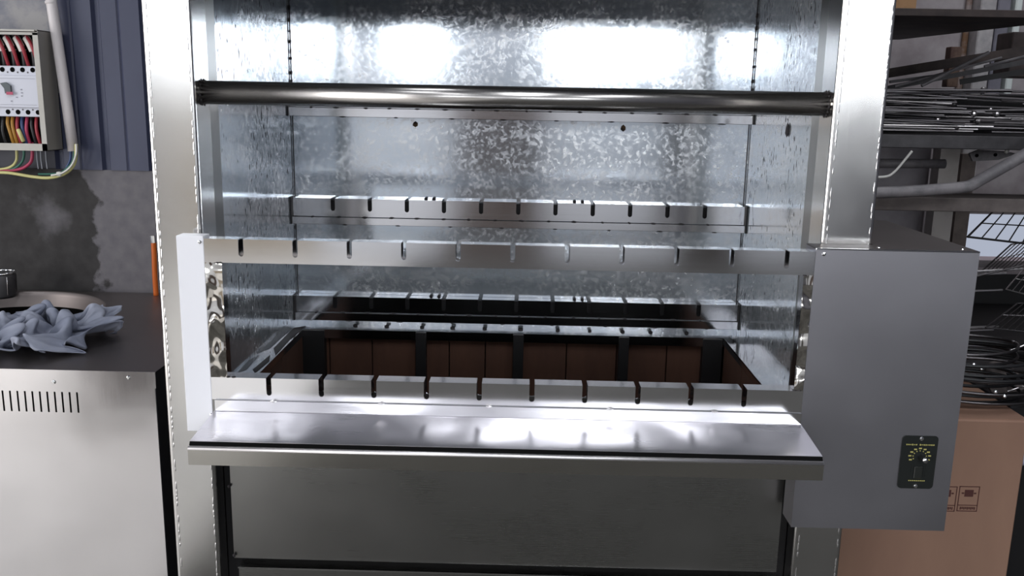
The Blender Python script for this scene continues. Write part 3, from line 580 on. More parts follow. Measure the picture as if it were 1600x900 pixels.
    [-124,-19,70,-126,-19,119,-105,-21,152,-98,-13,165,-101,2,152,-102,13,124,-97,23,91,-85,15,52,-69,23,27,-65,32,24,-47,42,56,-40,42,100,-31,53,118,-27,58,101,-21,72,57,-49,74,20,-33,87,11,-23,85,8,-20,71,12,5,70,24,14,63,65,16,72,102,31,69,108,33,89,85,56,110,52,71,111,25,82,109,34,86,97,71,74,99,117,89,101,148,88,104,163,100,106,171,107,103,147,121,106,110,119,98,70,118,110,48,135,102,58,174,109,76,208,99,99,219,109,103,210,125,79,195,143,43,186,147,8],
    [-133,-24,70,-121,-30,125,-112,-23,161,-108,-14,169,-107,0,152,-109,21,129,-103,24,94,-91,20,63,-79,30,47,-64,37,61,-47,50,101,-32,57,136,-27,54,137,-21,67,106,-29,79,62,-46,79,27,-38,94,17,-24,88,12,-20,78,11,-2,76,34,9,69,76,19,80,96,29,78,79,53,98,45,68,119,13,81,128,10,78,119,28,89,109,62,91,102,101,76,109,137,87,115,160,103,114,160,102,101,128,111,112,82,120,114,59,131,117,59,168,112,79,199,105,103,214,99,117,222,113,113,216,125,99,200,137,71,188,154,28],
    [-133,-33,65,-131,-27,124,-123,-24,157,-119,-10,156,-116,1,135,-118,22,115,-109,29,87,-95,29,62,-82,35,64,-67,46,93,-48,52,137,-35,60,164,-33,58,151,-15,69,113,-29,81,73,-35,87,40,-37,77,23,-28,85,22,-16,66,24,2,68,62,9,85,94,23,88,93,31,96,57,53,116,20,71,134,5,83,141,14,87,134,21,89,125,44,87,114,86,77,118,127,93,120,145,98,118,123,101,111,80,110,111,49,114,116,55,138,122,72,169,114,86,192,110,109,220,105,122,235,105,130,229,123,112,199,147,75,189,164,26],
    [-142,-34,56,-141,-32,114,-134,-19,139,-133,-3,132,-131,13,110,-123,21,87,-113,31,65,-94,34,60,-89,35,76,-69,60,113,-47,65,160,-35,69,179,-35,69,155,-26,74,116,-17,79,80,-24,90,54,-25,89,30,-26,75,35,-11,63,64,3,73,106,15,86,120,23,92,94,27,104,47,45,121,14,62,137,12,75,144,6,86,148,15,83,136,45,81,104,88,77,120,117,88,113,109,99,112,72,99,119,41,107,124,34,113,122,39,131,126,48,160,125,78,192,116,120,223,108,135,228,118,132,204,134,98,199,163,64,188,170,43],
    [-143,-23,52,-149,-27,102,-143,-14,116,-124,-6,103,-116,5,77,-101,12,61,-98,20,42,-92,25,42,-95,43,68,-73,54,123,-47,73,162,-41,79,173,-38,79,146,-33,78,112,-20,89,85,-15,88,61,-11,92,41,-6,82,61,-12,79,108,-3,92,140,8,100,134,21,101,99,29,101,58,41,118,27,53,143,8,73,152,7,77,154,29,73,116,62,77,116,99,82,116,101,96,129,79,94,125,46,103,125,21,124,123,11,126,131,15,109,122,47,157,133,86,196,124,111,201,126,126,200,138,106,197,158,87,189,157,64,183,158,41],
    [-143,-14,60,-152,-18,99,-140,-7,104,-125,-5,72,-118,9,47,-101,2,31,-89,9,20,-83,21,23,-86,46,58,-80,63,119,-54,74,151,-50,87,150,-41,82,123,-30,94,102,-32,95,76,-20,95,53,-6,98,54,-11,93,90,-14,95,143,2,94,163,15,99,146,28,96,115,36,102,80,47,113,43,53,139,20,67,142,22,68,122,57,67,115,95,66,117,104,78,120,96,88,119,71,103,130,45,117,140,8,147,143,6,132,134,15,118,127,52,148,131,92,167,138,106,177,147,106,182,152,94,180,159,72,161,156,39,167,151,17],
    [-150,-8,81,-157,-11,104,-146,1,94,-131,6,56,-113,15,27,-107,7,12,-97,20,5,-79,23,8,-74,44,54,-79,70,108,-57,72,127,-56,86,115,-41,99,96,-38,99,74,-25,113,54,-18,109,36,-7,105,62,-12,104,108,-13,107,156,3,106,164,18,103,150,31,103,128,29,110,89,38,119,44,54,123,31,55,114,54,54,102,97,66,107,115,69,119,121,70,125,112,86,130,87,97,132,33,129,155,6,139,147,8,117,143,32,124,134,55,137,142,77,156,148,94,170,155,104,165,159,74,144,152,33,148,155,7,167,144,11],
    [-159,-21,105,-173,-14,108,-143,3,105,-134,17,53,-116,18,20,-104,13,14,-104,29,13,-84,28,11,-76,55,54,-76,77,99,-61,74,101,-54,90,81,-54,109,67,-43,121,46,-31,125,20,-20,129,23,-2,107,61,-5,112,111,-10,116,144,0,106,149,14,105,140,30,115,124,32,122,77,39,129,44,45,127,57,44,117,90,51,119,120,56,109,138,62,117,146,64,117,133,81,136,88,92,141,28,113,158,17,114,145,28,106,147,49,119,139,64,140,148,93,157,150,110,160,165,86,136,154,41,144,168,13,149,162,12,162,157,12],
    [-185,-29,113,-193,-17,118,-157,7,110,-133,26,63,-116,26,32,-102,21,22,-97,27,20,-88,38,27,-81,68,67,-71,85,96,-69,87,89,-64,107,67,-60,117,42,-50,130,15,-40,154,6,-22,145,17,-10,114,64,11,109,106,1,124,124,12,122,136,11,117,125,27,120,92,30,141,51,38,140,42,46,135,73,46,127,105,43,114,131,54,115,162,66,118,172,59,127,138,79,135,83,83,149,48,91,153,44,97,138,46,110,136,63,130,153,97,145,157,124,162,161,112,146,166,71,130,163,41,141,169,17,160,178,18,154,173,20],
    [-207,-23,102,-212,-19,115,-170,12,113,-134,31,72,-117,29,51,-110,26,45,-99,31,41,-97,52,57,-88,76,96,-77,81,105,-66,96,92,-62,117,64,-47,129,37,-55,152,8,-39,166,10,-25,150,25,-9,119,63,10,115,89,14,127,106,12,128,114,23,135,98,15,148,55,23,157,26,39,151,37,41,145,71,37,129,100,38,117,142,50,114,179,58,119,166,67,139,124,68,135,83,84,148,71,96,150,56,106,151,63,128,157,103,140,149,141,148,161,140,160,171,119,154,177,89,132,174,49,148,175,9,160,184,21,134,185,24],
    [-218,-17,96,-219,-12,110,-173,12,108,-140,35,77,-129,36,63,-118,39,64,-116,55,61,-102,65,95,-92,75,129,-78,72,124,-75,98,97,-60,122,74,-56,135,37,-51,159,11,-41,166,21,-19,148,35,-2,125,70,-4,111,90,4,124,101,14,134,94,9,152,61,4,165,17,18,171,13,31,163,26,32,157,53,32,139,94,31,123,149,42,124,167,49,137,139,60,145,108,74,143,87,82,151,64,97,160,61,112,156,98,127,149,140,135,156,153,146,165,154,153,176,147,152,187,102,126,183,46,128,185,15,137,204,18,146,194,40],
    [-223,-2,93,-213,4,108,-166,13,93,-143,42,71,-130,50,69,-121,51,83,-119,74,87,-103,74,126,-96,63,154,-76,66,142,-72,95,111,-70,122,87,-60,142,48,-53,149,25,-41,159,37,-14,142,65,3,127,87,-9,119,99,-2,130,101,2,140,75,0,174,32,5,182,5,16,181,11,28,179,16,23,163,39,30,145,97,32,139,139,46,139,131,48,134,107,60,138,88,69,162,63,86,167,44,103,167,72,126,166,116,121,157,146,136,152,167,143,162,180,142,180,152,138,188,95,129,196,63,131,202,51,140,201,38,151,190,60],
    [-202,15,89,-193,6,96,-160,29,73,-145,51,55,-134,56,65,-129,62,87,-120,83,108,-95,71,152,-95,56,172,-78,74,153,-63,89,121,-59,111,93,-59,147,63,-43,141,45,-32,147,71,-16,120,95,-11,138,100,-2,133,120,3,140,110,-9,146,62,-8,183,19,2,186,14,15,192,10,28,195,14,12,163,46,26,149,98,34,145,110,44,152,99,54,151,88,58,156,52,72,178,22,90,175,31,110,177,71,113,167,105,123,168,146,128,156,181,132,173,174,137,178,128,136,195,102,130,201,78,135,206,54,150,198,64,181,205,104],
    [-177,16,78,-179,35,78,-143,47,47,-134,42,35,-144,61,55,-130,71,81,-126,79,117,-98,76,163,-93,66,177,-85,79,146,-70,96,125,-60,116,101,-56,149,74,-40,151,72,-33,122,103,-14,132,124,-1,142,132,14,141,141,13,148,118,-16,155,62,-18,176,25,-11,195,16,7,200,9,18,192,31,9,163,72,28,156,92,32,152,94,36,150,86,48,157,57,62,184,15,71,198,8,88,186,25,95,175,51,109,165,91,116,160,148,115,166,162,123,177,135,133,185,115,128,195,88,124,219,63,141,216,62,162,198,100,185,205,122],
    [-179,43,67,-160,51,51,-130,30,23,-113,28,28,-133,53,50,-139,77,70,-128,85,112,-107,86,160,-94,82,160,-74,95,133,-75,103,108,-62,133,103,-54,155,82,-47,142,94,-24,126,132,-1,134,145,16,142,157,30,141,160,10,155,125,-11,164,71,-26,169,45,-15,189,27,-1,195,30,5,176,59,15,166,98,25,159,102,36,162,105,42,162,82,49,178,29,57,203,5,69,203,9,86,202,12,93,184,41,100,162,97,106,163,131,114,172,120,119,175,111,121,190,89,111,217,53,112,227,57,143,212,72,160,211,100,184,200,132],
    [-165,55,53,-151,46,26,-112,38,5,-109,30,10,-123,47,44,-130,74,59,-126,90,100,-108,93,140,-94,89,127,-79,115,108,-65,128,103,-63,156,103,-60,167,86,-31,140,98,-24,136,142,-1,143,155,21,138,179,29,148,170,-1,157,125,-15,165,88,-29,168,65,-16,183,44,-9,181,57,2,176,103,12,168,121,24,171,125,35,178,121,32,164,73,52,192,27,50,208,16,68,213,10,75,208,14,87,183,59,94,168,99,104,176,104,111,172,99,115,188,85,127,215,40,130,237,41,120,231,49,124,229,69,150,202,98,188,208,146],
    [-159,62,49,-138,53,24,-114,42,18,-109,35,14,-121,54,37,-118,73,53,-123,91,92,-108,100,117,-94,121,110,-77,150,105,-70,157,94,-83,180,84,-68,176,90,-41,141,104,-21,140,136,-7,142,162,16,147,184,17,162,160,-6,170,118,-12,175,93,-31,178,69,-23,190,57,-5,190,98,3,185,134,7,176,144,18,182,159,25,183,131,24,168,71,36,188,42,48,205,26,67,209,16,82,195,44,84,176,80,96,177,93,103,183,100,106,182,90,120,204,42,124,234,25,137,240,28,137,251,28,129,241,61,146,205,109,160,207,134],
    [-165,70,43,-132,55,34,-114,42,11,-113,40,31,-124,73,43,-126,83,60,-124,101,90,-109,108,100,-94,148,94,-78,177,102,-86,173,85,-85,169,84,-77,183,99,-52,150,101,-24,147,117,-19,151,159,4,156,168,-8,172,135,-16,185,107,-26,185,86,-39,191,62,-23,199,76,-6,194,125,-2,190,137,-4,187,167,7,196,176,18,187,126,18,178,87,36,179,64,52,199,37,64,186,39,78,178,81,89,184,91,100,189,112,107,192,119,106,196,73,114,217,33,124,233,16,148,250,10,143,264,27,124,241,74,129,218,98,139,208,126],
    [-174,71,31,-146,66,28,-125,46,27,-121,72,31,-126,97,63,-132,98,79,-120,116,95,-112,115,108,-87,164,108,-91,179,93,-88,169,78,-78,156,81,-67,190,93,-63,161,102,-37,160,116,-21,158,144,-9,161,133,-29,188,109,-32,186,89,-50,202,75,-54,202,58,-24,206,87,-4,204,124,-14,194,142,-12,200,179,6,204,164,14,187,120,23,189,95,38,187,65,49,182,54,65,189,85,89,195,87,114,201,97,100,223,97,112,201,120,105,206,81,104,219,49,124,240,11,136,252,13,123,259,48,127,248,74,128,225,105,132,213,133],
    [-178,68,19,-158,79,20,-136,72,24,-142,93,53,-137,126,76,-133,129,87,-137,118,96,-119,113,109,-84,161,112,-86,183,97,-88,170,73,-83,161,73,-68,189,97,-68,163,112,-43,153,122,-17,163,131,-35,188,120,-49,203,92,-61,199,78,-74,193,54,-65,210,59,-19,213,77,-3,213,108,-23,200,142,-13,206,163,8,206,134,15,193,111,13,186,81,37,197,61,57,197,80,85,204,92,99,196,113,81,228,86,94,227,83,108,214,119,126,209,96,99,227,53,113,246,24,110,251,43,115,248,58,112,235,92,116,211,127,130,225,137],
]
def cloth():
    bm = bmesh.new(); rows = []
    for r in DRAPE:
        rows.append([bm.verts.new((-1.015+r[3*i]*.00086, .352+r[3*i+1]*.00085, CZ+.002+(r[3*i+2]-3.5)*.00036)) for i in range(43)])
    for j in range(42):
        for i in range(42): bm.faces.new((rows[j][i], rows[j][i+1], rows[j+1][i+1], rows[j+1][i]))
    return bm
c = obj('cleaning_cloth', cloth(), CLOTH, None, True)
md = c.modifiers.new('smooth', 'SUBSURF'); md.levels = md.render_levels = 2
md = c.modifiers.new('thick', 'SOLIDIFY'); md.thickness = .0012; md.offset = 1
tag(c, 'crumpled grey blue cloth lying on the stove top beside the round opening', 'cloth')

# orange hose end against the wall
o = obj('orange_hose', T(smooth_path([at(240, 378, 'y', .86), at(241, 400, 'y', .86), at(242, 430, 'y', .86), at(244, 462, 'y', .86)]), .0065, 12), CORG, None, True)
tag(o, 'orange hose hanging on the concrete wall beside the left grill column', 'hose')
o2 = obj('hose_fitting', T([at(239, 368, 'y', .86), at(240, 379, 'y', .86)], .0075, 12), CHROME); o2.parent = o
# grey lantern at the left edge
LT = thing('metal_can', at(0, 432, 'y', .80), 'dark grey metal can with bright wire bail on the stove top', 'can')
LT.location.z = CZ
p = LT.location
obj('can_body', lathe(bmesh.new(), [(.001, .001), (.030, .001), (.034, .008), (.036, .055), (.034, .060), (.001, .062)], (0, 0, 0), 24), DSTEEL, LT, True)
obj('rim', lathe(bmesh.new(), [(.033, .060), (.037, .062), (.036, .066), (.033, .066)], (0, 0, 0), 24), CHROME, LT, True)
obj('wire_handle', T([(.030, -.022, .055), (.033, -.026, .045), (.031, -.026, .012)], .0013, 6), CHROME, LT)

# ------------------------------------------------------------------ breaker box
YE = .82
E_ = thing('breaker_box', (-1.3, YW-.006, 1.45), 'open beige electrical enclosure with white circuit breaker on the wall at left', 'electrical box')
def epart(name, bm, m, parent=None, smooth=False):
    o = obj(name, bm, m, None, smooth); o.data.transform(Matrix.Translation(-E_.location)); o.parent = parent or E_; return o
ex0, ex1, ez0, ez1 = -1.52, -1.147, 1.312, 1.589
epart('side_plate', B(ex1-.0015, ex1, YE, YW-.008, ez0, ez1+.006), GREYSIDE)
epart('side_plate', B(ex0, ex0+.0015, YE, YW-.008, ez0, ez1+.006), GREYSIDE)
epart('top_plate', B(ex0, ex1, YE, YW-.008, ez1+.004, ez1+.006), BEIGE)
epart('bottom_plate', B(ex0, ex1, YE, YW-.008, ez0, ez0+.0015), BEIGE)
epart('back_plate', B(ex0, ex1, YW-.010, YW-.008, ez0, ez1), BLACK)
bm = bmesh.new(); lw = .0125
bx(bm, ex1-lw, ex1, YE-.0015, YE, ez0, ez1-.001); bx(bm, ex0, ex0+lw, YE-.0015, YE, ez0, ez1); bx(bm, ex0, ex1, YE-.0015, YE, ez0, ez0+.017); bx(bm, ex0, ex1, YE-.0015, YE, ez1-.006, ez1)
epart('front_frame', bm, BEIGE)
epart('rain_lip', B(ex0, ex1-.006, YE-.004, YE+.002, ez1+.002, ez1+.006), BEIGE)
bk0, bk1, bz0, bz1, by = -1.31, -1.163, 1.392, 1.512, .842
br = epart('circuit_breaker', B(bk0, bk1, by, YW-.01, bz0, bz1, .0015), BREAK)
epart('breaker_face', B(bk0+.002, bk1-.003, by-.006, by, bz0+.022, bz1-.022, .001), BREAK, br)
SCRD = plain('screw_dark', (.1, .1, .11), .4)
for k in range(4):
    for z, dx in ((bz1-.009, 0), (bz0+.011, .004)):
        x = bk1-.016-.0245*k+dx; epart('terminal_hole', T([(x, by-.0006, z), (x, by+.001, z)], .0058, 16), BLACK, br)
        for d in (-.006,) if z > 1.45 else (.006,): epart('terminal_screw', T([(x+.0122, by-.0006, z+d), (x+.0122, by+.001, z+d)], .0022, 10), SCRD, br)
def bp(px, py, y=by-.007): return at(px, py, 'y', y)
epart('toggle_lever', prism(bmesh.new(), [bp(2, 130), bp(10, 128.5), bp(18, 134), bp(19, 146), bp(10, 146), bp(8.5, 138)], (0, -.006, 0)), plain('lever', (.06, .075, .085), .3), br)
epart('on_mark', prism(bmesh.new(), [bp(9.5, 143.5, by-.0135), bp(20, 143.5, by-.0135), bp(20, 148, by-.0135), bp(10, 148, by-.0135)], (0, .001, 0)), CPNK, br)
bm = bmesh.new()
for k, (px, py) in enumerate(((33, 140), (34, 145), (34, 150), (26, 152), (18, 158))): q = bp(px, py); bx(bm, q.x-.002, q.x+.002, q.y-.0004, q.y, q.z-.001, q.z+.001)
for z in (bz0+.028, bz1-.03): bx(bm, bk0+.004, bk1-.01, by-.0064, by-.006, z, z+.0008)
epart('printed_marks', bm, plain('print_grey', (.25, .25, .3), .6), br)['kind'] = 'stuff'
for k in range(5):        # insulated conductors, sleeved white and black with red between
    x = bk1-.012-.0245*k
    top = [(x-.012, .872, bz1-.01), (x-.008, .862, bz1+.03), (x-.014, .86, bz1+.055), (x-.03, .868, bz1+.072)]
    epart('black_cable', T(smooth_path(top), .0075, 10), CBLK, None, True)
    epart('white_sleeve', T(smooth_path([(x-.0095, .861, bz1+.036), (x-.014, .858, bz1+.052), (x-.024, .863, bz1+.066)]), .0088, 10), CWHT, None, True)
    epart('red_cable', T(smooth_path([(x, .868, bz1-.01), (x-.001, .852, bz1+.03), (x-.010, .852, bz1+.058), (x-.024, .862, bz1+.07)]), .0042, 8), CRED, None, True)
for k, (mm, dx) in enumerate(((CRED, .008), (CBLK, .004), (CRED, .002), (CBLK, .004), (CPNK, .0), (CBLU, .004), (CRED, .002), (CBRN, .004), (CBRN, .006), (CBLK, .0))):
    x = bk1-.004-.0118*k
    epart('outgoing_wire', T(smooth_path([(x, .868, bz0+.008), (x+.001, .856, bz0-.015), (x+dx, .855, bz0-.040), (x+dx+.004, .862, ez0+.004)]), .0042, 8), mm, None, True)
epart('outgoing_wire', T(smooth_path([(-1.232, .85, 1.36), (-1.226, .846, 1.35), (-1.222, .85, 1.332)]), .005, 8), CYEL, None, True)

# wires looping below the enclosure, each its own
YV = .868
def wire(pts, r, m, lab, y=YV, g='wires below the breaker box'):
    o = obj('wire', T(smooth_path([at(a, b_, 'y', y-(0 if len(q) == 0 else q[0])) for a, b_, *q in pts]), r, 8), m, None, True)
    return tag(o, lab, 'wire', g)
wire([(25, 222), (26.5, 245), (24, 254), (18, 260), (6, 264), (-20, 266)], .0035, CYEL, 'pale yellow wire leaving the bottom of the breaker box')
wire([(37, 222), (37, 246), (31, 257), (20, 264), (0, 267), (-20, 268)], .0032, CGRN, 'green wire leaving the bottom of the breaker box')
wire([(50, 222), (50, 248), (42, 259), (28, 265), (5, 267), (-20, 269)], .0042, CPNK, 'pinkish red wire leaving the bottom of the breaker box')
for k, px in enumerate((57, 63, 71)): wire([(px, 228), (px+1, 248), (px+3, 264)], .0016, CGRY, ('leftmost', 'middle', 'rightmost')[k]+' of three thin grey strands hanging below the breaker box')
wire([(-20, 270), (12, 270), (50, 276), (75, 278), (95, 274), (110, 265), (118, 250), (119, 225)], .0040, CYEL, 'pale yellow wire looping low from the left edge up to the white conduit', YV-.012)
wire([(60, 272), (90, 271), (106, 262), (115, 248), (115, 225)], .0026, CGRN, 'green wire tied along the yellow loop into the conduit', YV-.004)
wire([(80, 274), (98, 270), (112, 258), (119, 240), (119, 225)], .0024, CWHT, 'white wire tied along the yellow loop into the conduit', YV-.02)
wire([(104, 262), (110, 248), (110, 225)], .0030, CBLU, 'dark blue wire entering the conduit end')
q = at(93, 272, 'y', YV-.014)
tag(obj('cable_tie', B(q.x-.006, q.x+.006, q.y-.006, q.y+.006, q.z-.005, q.z+.006, .002), CWHT), 'small white cable tie around the yellow wire loop', 'cable tie')
o = obj('conduit', T([at(77, -30, 'y', YV), at(80, 0, 'y', YV), at(89, 60, 'y', YV), at(98, 120, 'y', YV), at(107, 180, 'y', YV), at(114.5, 236, 'y', YV)], .0125, 20), PVC, None, True)
tag(o, 'white plastic conduit running down the wall right of the breaker box', 'pipe')
oc = obj('coupling', T([at(79.5, 2, 'y', YV), at(80, 6, 'y', YV)], .0135, 20), PVC, o, True)

# ------------------------------------------------------------------ cardboard box
CBY = .40
cx0, cx1 = at(1300, 880, 'y', CBY).x-.02, at(1591, 780, 'y', CBY).x
cz1 = at(1550, 657, 'y', CBY).z
C_ = thing('cardboard_box', ((cx0+cx1)/2, CBY+.2, 0), 'tall brown cardboard box printed with handling symbols, right of the grill', 'box')
def cpart(name, bm, m):
    o = obj(name, bm, m); o.data.transform(Matrix.Translation(-C_.location)); o.parent = C_; return o
cx0 = .665
cpart('carton', B(cx0, cx1, CBY, CBY+.42, .002, cz1, .003), CARD)
cpart('top_flap', B(cx0+.002, cx1-.002, CBY+.004, CBY+.207, cz1, cz1+.0025), CARD)
cpart('top_flap', B(cx0+.002, cx1-.002, CBY+.211, CBY+.416, cz1, cz1+.0025), CARD)
yp = CBY-.0006
def rect(a, b_, c, d, t=.0016):
    for q in ((a, b_, c, c+t), (a, b_, d-t, d), (a, a+t, c, d), (b_-t, b_, c, d)): bx(bm, q[0], q[1], yp, CBY, q[2], q[3])
for px in (1513, 1478):
    bm = bmesh.new()
    p = at(px, 778, 'y', CBY); a, b_ = p.x-.021, p.x+.021; c, d = p.z-.030, p.z+.026
    rect(a, b_, c, d); bx(bm, a, b_, yp, CBY, c+.013, c+.0145)
    bx(bm, p.x-.009, p.x+.009, yp, CBY, p.z+.003, p.z+.018); bx(bm, p.x-.015, p.x-.010, yp, CBY, p.z+.009, p.z+.012); bx(bm, p.x+.010, p.x+.015, yp, CBY, p.z+.009, p.z+.012)
    for k in range(9): bx(bm, a+.006+.0036*k, a+.0085+.0036*k, yp, CBY, c+.004+.001*(k % 2), c+.010)
    cpart('printed_symbol', bm, PRINT)['kind'] = 'stuff'
bm = bmesh.new(); p = at(1400, 802, 'y', CBY); rect(p.x-.02, p.x+.012, p.z-.001, p.z+.02)
cpart('printed_symbol', bm, PRINT)['kind'] = 'stuff'

# black cable coils heaped on the box
rr = random.Random(21)
for k in range(14):
    cx, cy = .985+rr.uniform(-.03, .03), CBY+.16+rr.uniform(-.015, .04); a = rr.uniform(.11, .15)
    z = cz1+.011+.0078*k; bm = bmesh.new(); pts = []
    for i in range(41):
        t = 2*pi*i/40
        pts.append((cx+a*cos(t)*1.15, cy+a*.75*sin(t), z+.003*sin(2*t+k*.12)))
    tube(bm, pts, .0036, 7)
    tag(obj('cable_coil', bm, RODD if k % 3 == 1 else CBLK, None, True), ('dull grey wire' if k % 3 == 1 else 'black cable')+' loop in the heap on the cardboard box', 'cable', ('grey' if k % 3 == 1 else 'black')+' loops heaped on the cardboard box')
# round brown blade above the coils
bl = bmesh.new(); q = at(1572, 598, 'y', .62)
lathe(bl, [(.012, .004), (.030, .006), (.055, .0), (.056, -.004), (.012, -.002)], (0, 0, 0), 24)
bmesh.ops.transform(bl, verts=bl.verts, matrix=Matrix.Translation(q) @ Matrix.Rotation(radians(48), 4, 'X') @ Matrix.Rotation(radians(18), 4, 'Y'))
tag(obj('metal_disc', bl, BEAM, None, True), 'brownish round metal disc behind the heaped black cables', 'disc')
for k, (px, py, y) in enumerate(((1522, 570, .47), (1534, 576, .46), (1556, 612, .44), (1570, 619, .43))):
    q = at(px, py, 'y', y)
    tag(obj('nut', dome(q, .0045, (0, -1, .4)), CHROME, None, True), ('upper left of four shiny nuts on the cable heap', 'shiny nut just right of the upper left one on the cable heap', 'third shiny nut, lower down in front of the metal disc', 'lowest right of four shiny nuts on the cable heap')[k], 'nut', 'shiny nuts on the cable heap')

# ------------------------------------------------------------------ shelving with rods, right background
YS = 1.0
R_ = thing('steel_shelving', (1.5, YS+.3, 0), 'heavy dark steel shelving holding rods, behind the grill at right', 'shelving')
def rpart(name, bm, m, parent=None):
    o = obj(name, bm, m); o.data.transform(Matrix.Translation(-R_.location)); o.parent = parent or R_; return o
for x in (.80, 2.15):
    for y in (YS+.01, YS+.55): rpart('post', B(x, x+.05, y, y+.05, 0, 1.95), DSTEEL)
rpart('shelf_beam', B(.78, 2.2, YS, YS+.03, 1.352, 1.386, .002), DSTEEL)
rpart('shelf_board', B(.80, 2.2, YS+.03, YS+.6, 1.366, 1.380), DSTEEL)
rpart('back_board', B(.85, 2.15, 1.565, 1.58, 1.38, 1.50), SOOT)
rpart('shelf_beam', B(.78, 2.2, YS, YS+.03, 1.190, 1.226, .002), BEAM)
rpart('shelf_board', B(.80, 2.2, YS+.03, YS+.25, 1.205, 1.216), BEAM)
rpart('shelf_board', B(.80, 2.2, YS+.0, YS+.6, .80, .815), SOOT)
zt = 1.69
a, b_, c, d = at(1330, 12, 'y', YS), at(1640, 22, 'y', YS), at(1640, 36, 'z', zt-.008), at(1330, 70.5, 'z', zt-.008)
rpart('top_plate', prism(bmesh.new(), [(.80, YS, zt-.008), (2.2, YS, zt-.008), (2.2, .95+.2, zt-.008), (at(1600, 40, 'z', zt-.008).x, at(1600, 40, 'z', zt-.008).y, zt-.008), (at(1405, 62, 'z', zt-.008).x, at(1405, 62, 'z', zt-.008).y, zt-.008), (.80, 2.05, zt-.008)], (0, 0, .010)), RUST)
rpart('top_edge', B(.80, 2.2, YS-.012, YS, zt-.012, zt+.006, .001), RUST)
# slanted angle bars over the rods
def bar(pa, pb, r, m, nm, lab, cat='bar', ya=1.2, yb=1.2, seg=4, grp=None):
    return tag(obj(nm, T([at(*pa, 'y', ya), at(*pb, 'y', yb)], r, seg), m), lab, cat, grp)
bar((1385, 115), (1625, 76), .020, RUST, 'angle_bar', 'dark angle iron sloping upward above the piled rods', ya=1.62, yb=1.45)
bar((1385, 138), (1600, 97), .010, DSTEEL, 'flat_bar', 'dark flat bar lying just below the sloping angle iron', ya=1.5, yb=1.4)
bar((1440, 134), (1545, 82), .0050, GPIPE, 'thin_tube', 'thin grey tube crossing diagonally over the rods', ya=1.30, yb=1.3, seg=8)
bar((1398, 135), (1565, 90), .0035, GPIPE, 'thin_tube', 'thin brownish tube lying under the diagonal grey tube', ya=1.34, yb=1.36, seg=8)
bar((1538, 104), (1602, 88), .0040, GPIPE, 'thin_tube', 'short thin tube ending at the right edge above the rods', ya=1.3, yb=1.3, seg=8)
bar((1390, 128), (1480, 116), .0060, DSTEEL, 'flat_bar', 'short dark flat bar beside the column above the rods', ya=1.4, yb=1.4)
bar((1500, 128), (1600, 112), .012, SOOT, 'angle_bar', 'black angle bar end lying at right above the rods', ya=1.55, yb=1.5)
q = at(1490, 88, 'y', 1.75)
tag(obj('wood_block', B(q.x-.02, q.x+.016, 1.73, 1.77, q.z-.10, q.z+.03, .002), noisy('brown_wood', (.10, .055, .045), (.17, .11, .08), 20)), 'brown upright block standing behind the sloping angle iron', 'block')
q = at(1590, 60, 'y', 1.6)
tag(obj('machine_head', B(q.x-.015, q.x+.1, 1.6, 1.7, q.z-.12, q.z+.02, .003), RUST), 'dark rusty block at the far right edge above the rods', 'block')
q = at(1395, 3, 'y', 1.5)
tag(obj('wooden_crate', B(q.x-.05, at(1432, 3, 'y', 1.5).x, 1.5, 1.6, zt+.003, zt+.15), noisy('orange_wood', (.32, .17, .08), (.42, .24, .12), 10)), 'orange brown crate on the top shelf beside the column', 'crate')
# the rods: one master mesh, then copies
rr = random.Random(11)
L0 = .62
rodm = bpy.data.meshes.new('skewer_rod'); bm = T([(-L0/2, 0, 0), (L0/2, 0, 0)], .0032, 7); bm.to_mesh(rodm); bm.free(); rodm.materials.append(ROD)
rodd = rodm.copy(); rodd.materials.clear(); rodd.materials.append(RODD)
washm = bpy.data.meshes.new('rod_knob'); bm = bmesh.new(); bmesh.ops.create_uvsphere(bm, u_segments=10, v_segments=6, radius=.0095); bm.to_mesh(washm); bm.free(); washm.materials.append(ROD)
n_r = 84
for i in range(n_r):
    lay = i/n_r; z = 1.392+.118*lay
    me = rodm if rr.random() < .5 else rodd
    o = bpy.data.objects.new('steel_rod', me); COL.objects.link(o)
    side = rr.random()
    x = (rr.uniform(.84, .97) if side < .6 else rr.uniform(1.50, 1.75)); y = YS+.04+rr.random()*.42
    o.location = (x, y, z); o.rotation_euler = (0, radians(rr.gauss(.6, 1.6)*min(1, .05+lay*2.0)), radians(rr.gauss(0, 12)))
    kn_ = i % 6 == 2; dull = me is rodd
    tag(o, ('dull grey' if dull else 'bright')+(' steel rod with a round end knob' if kn_ else ' thin steel rod')+' in the pile on the middle shelf', 'rod', ('dull' if dull else 'bright')+(' knobbed' if kn_ else '')+' steel rods piled on the middle shelf')
    if kn_:
        kb = bpy.data.objects.new('end_knob', washm); COL.objects.link(kb); kb.parent = o; kb.location = (L0/2*(1 if side < .6 else -1), 0, 0)
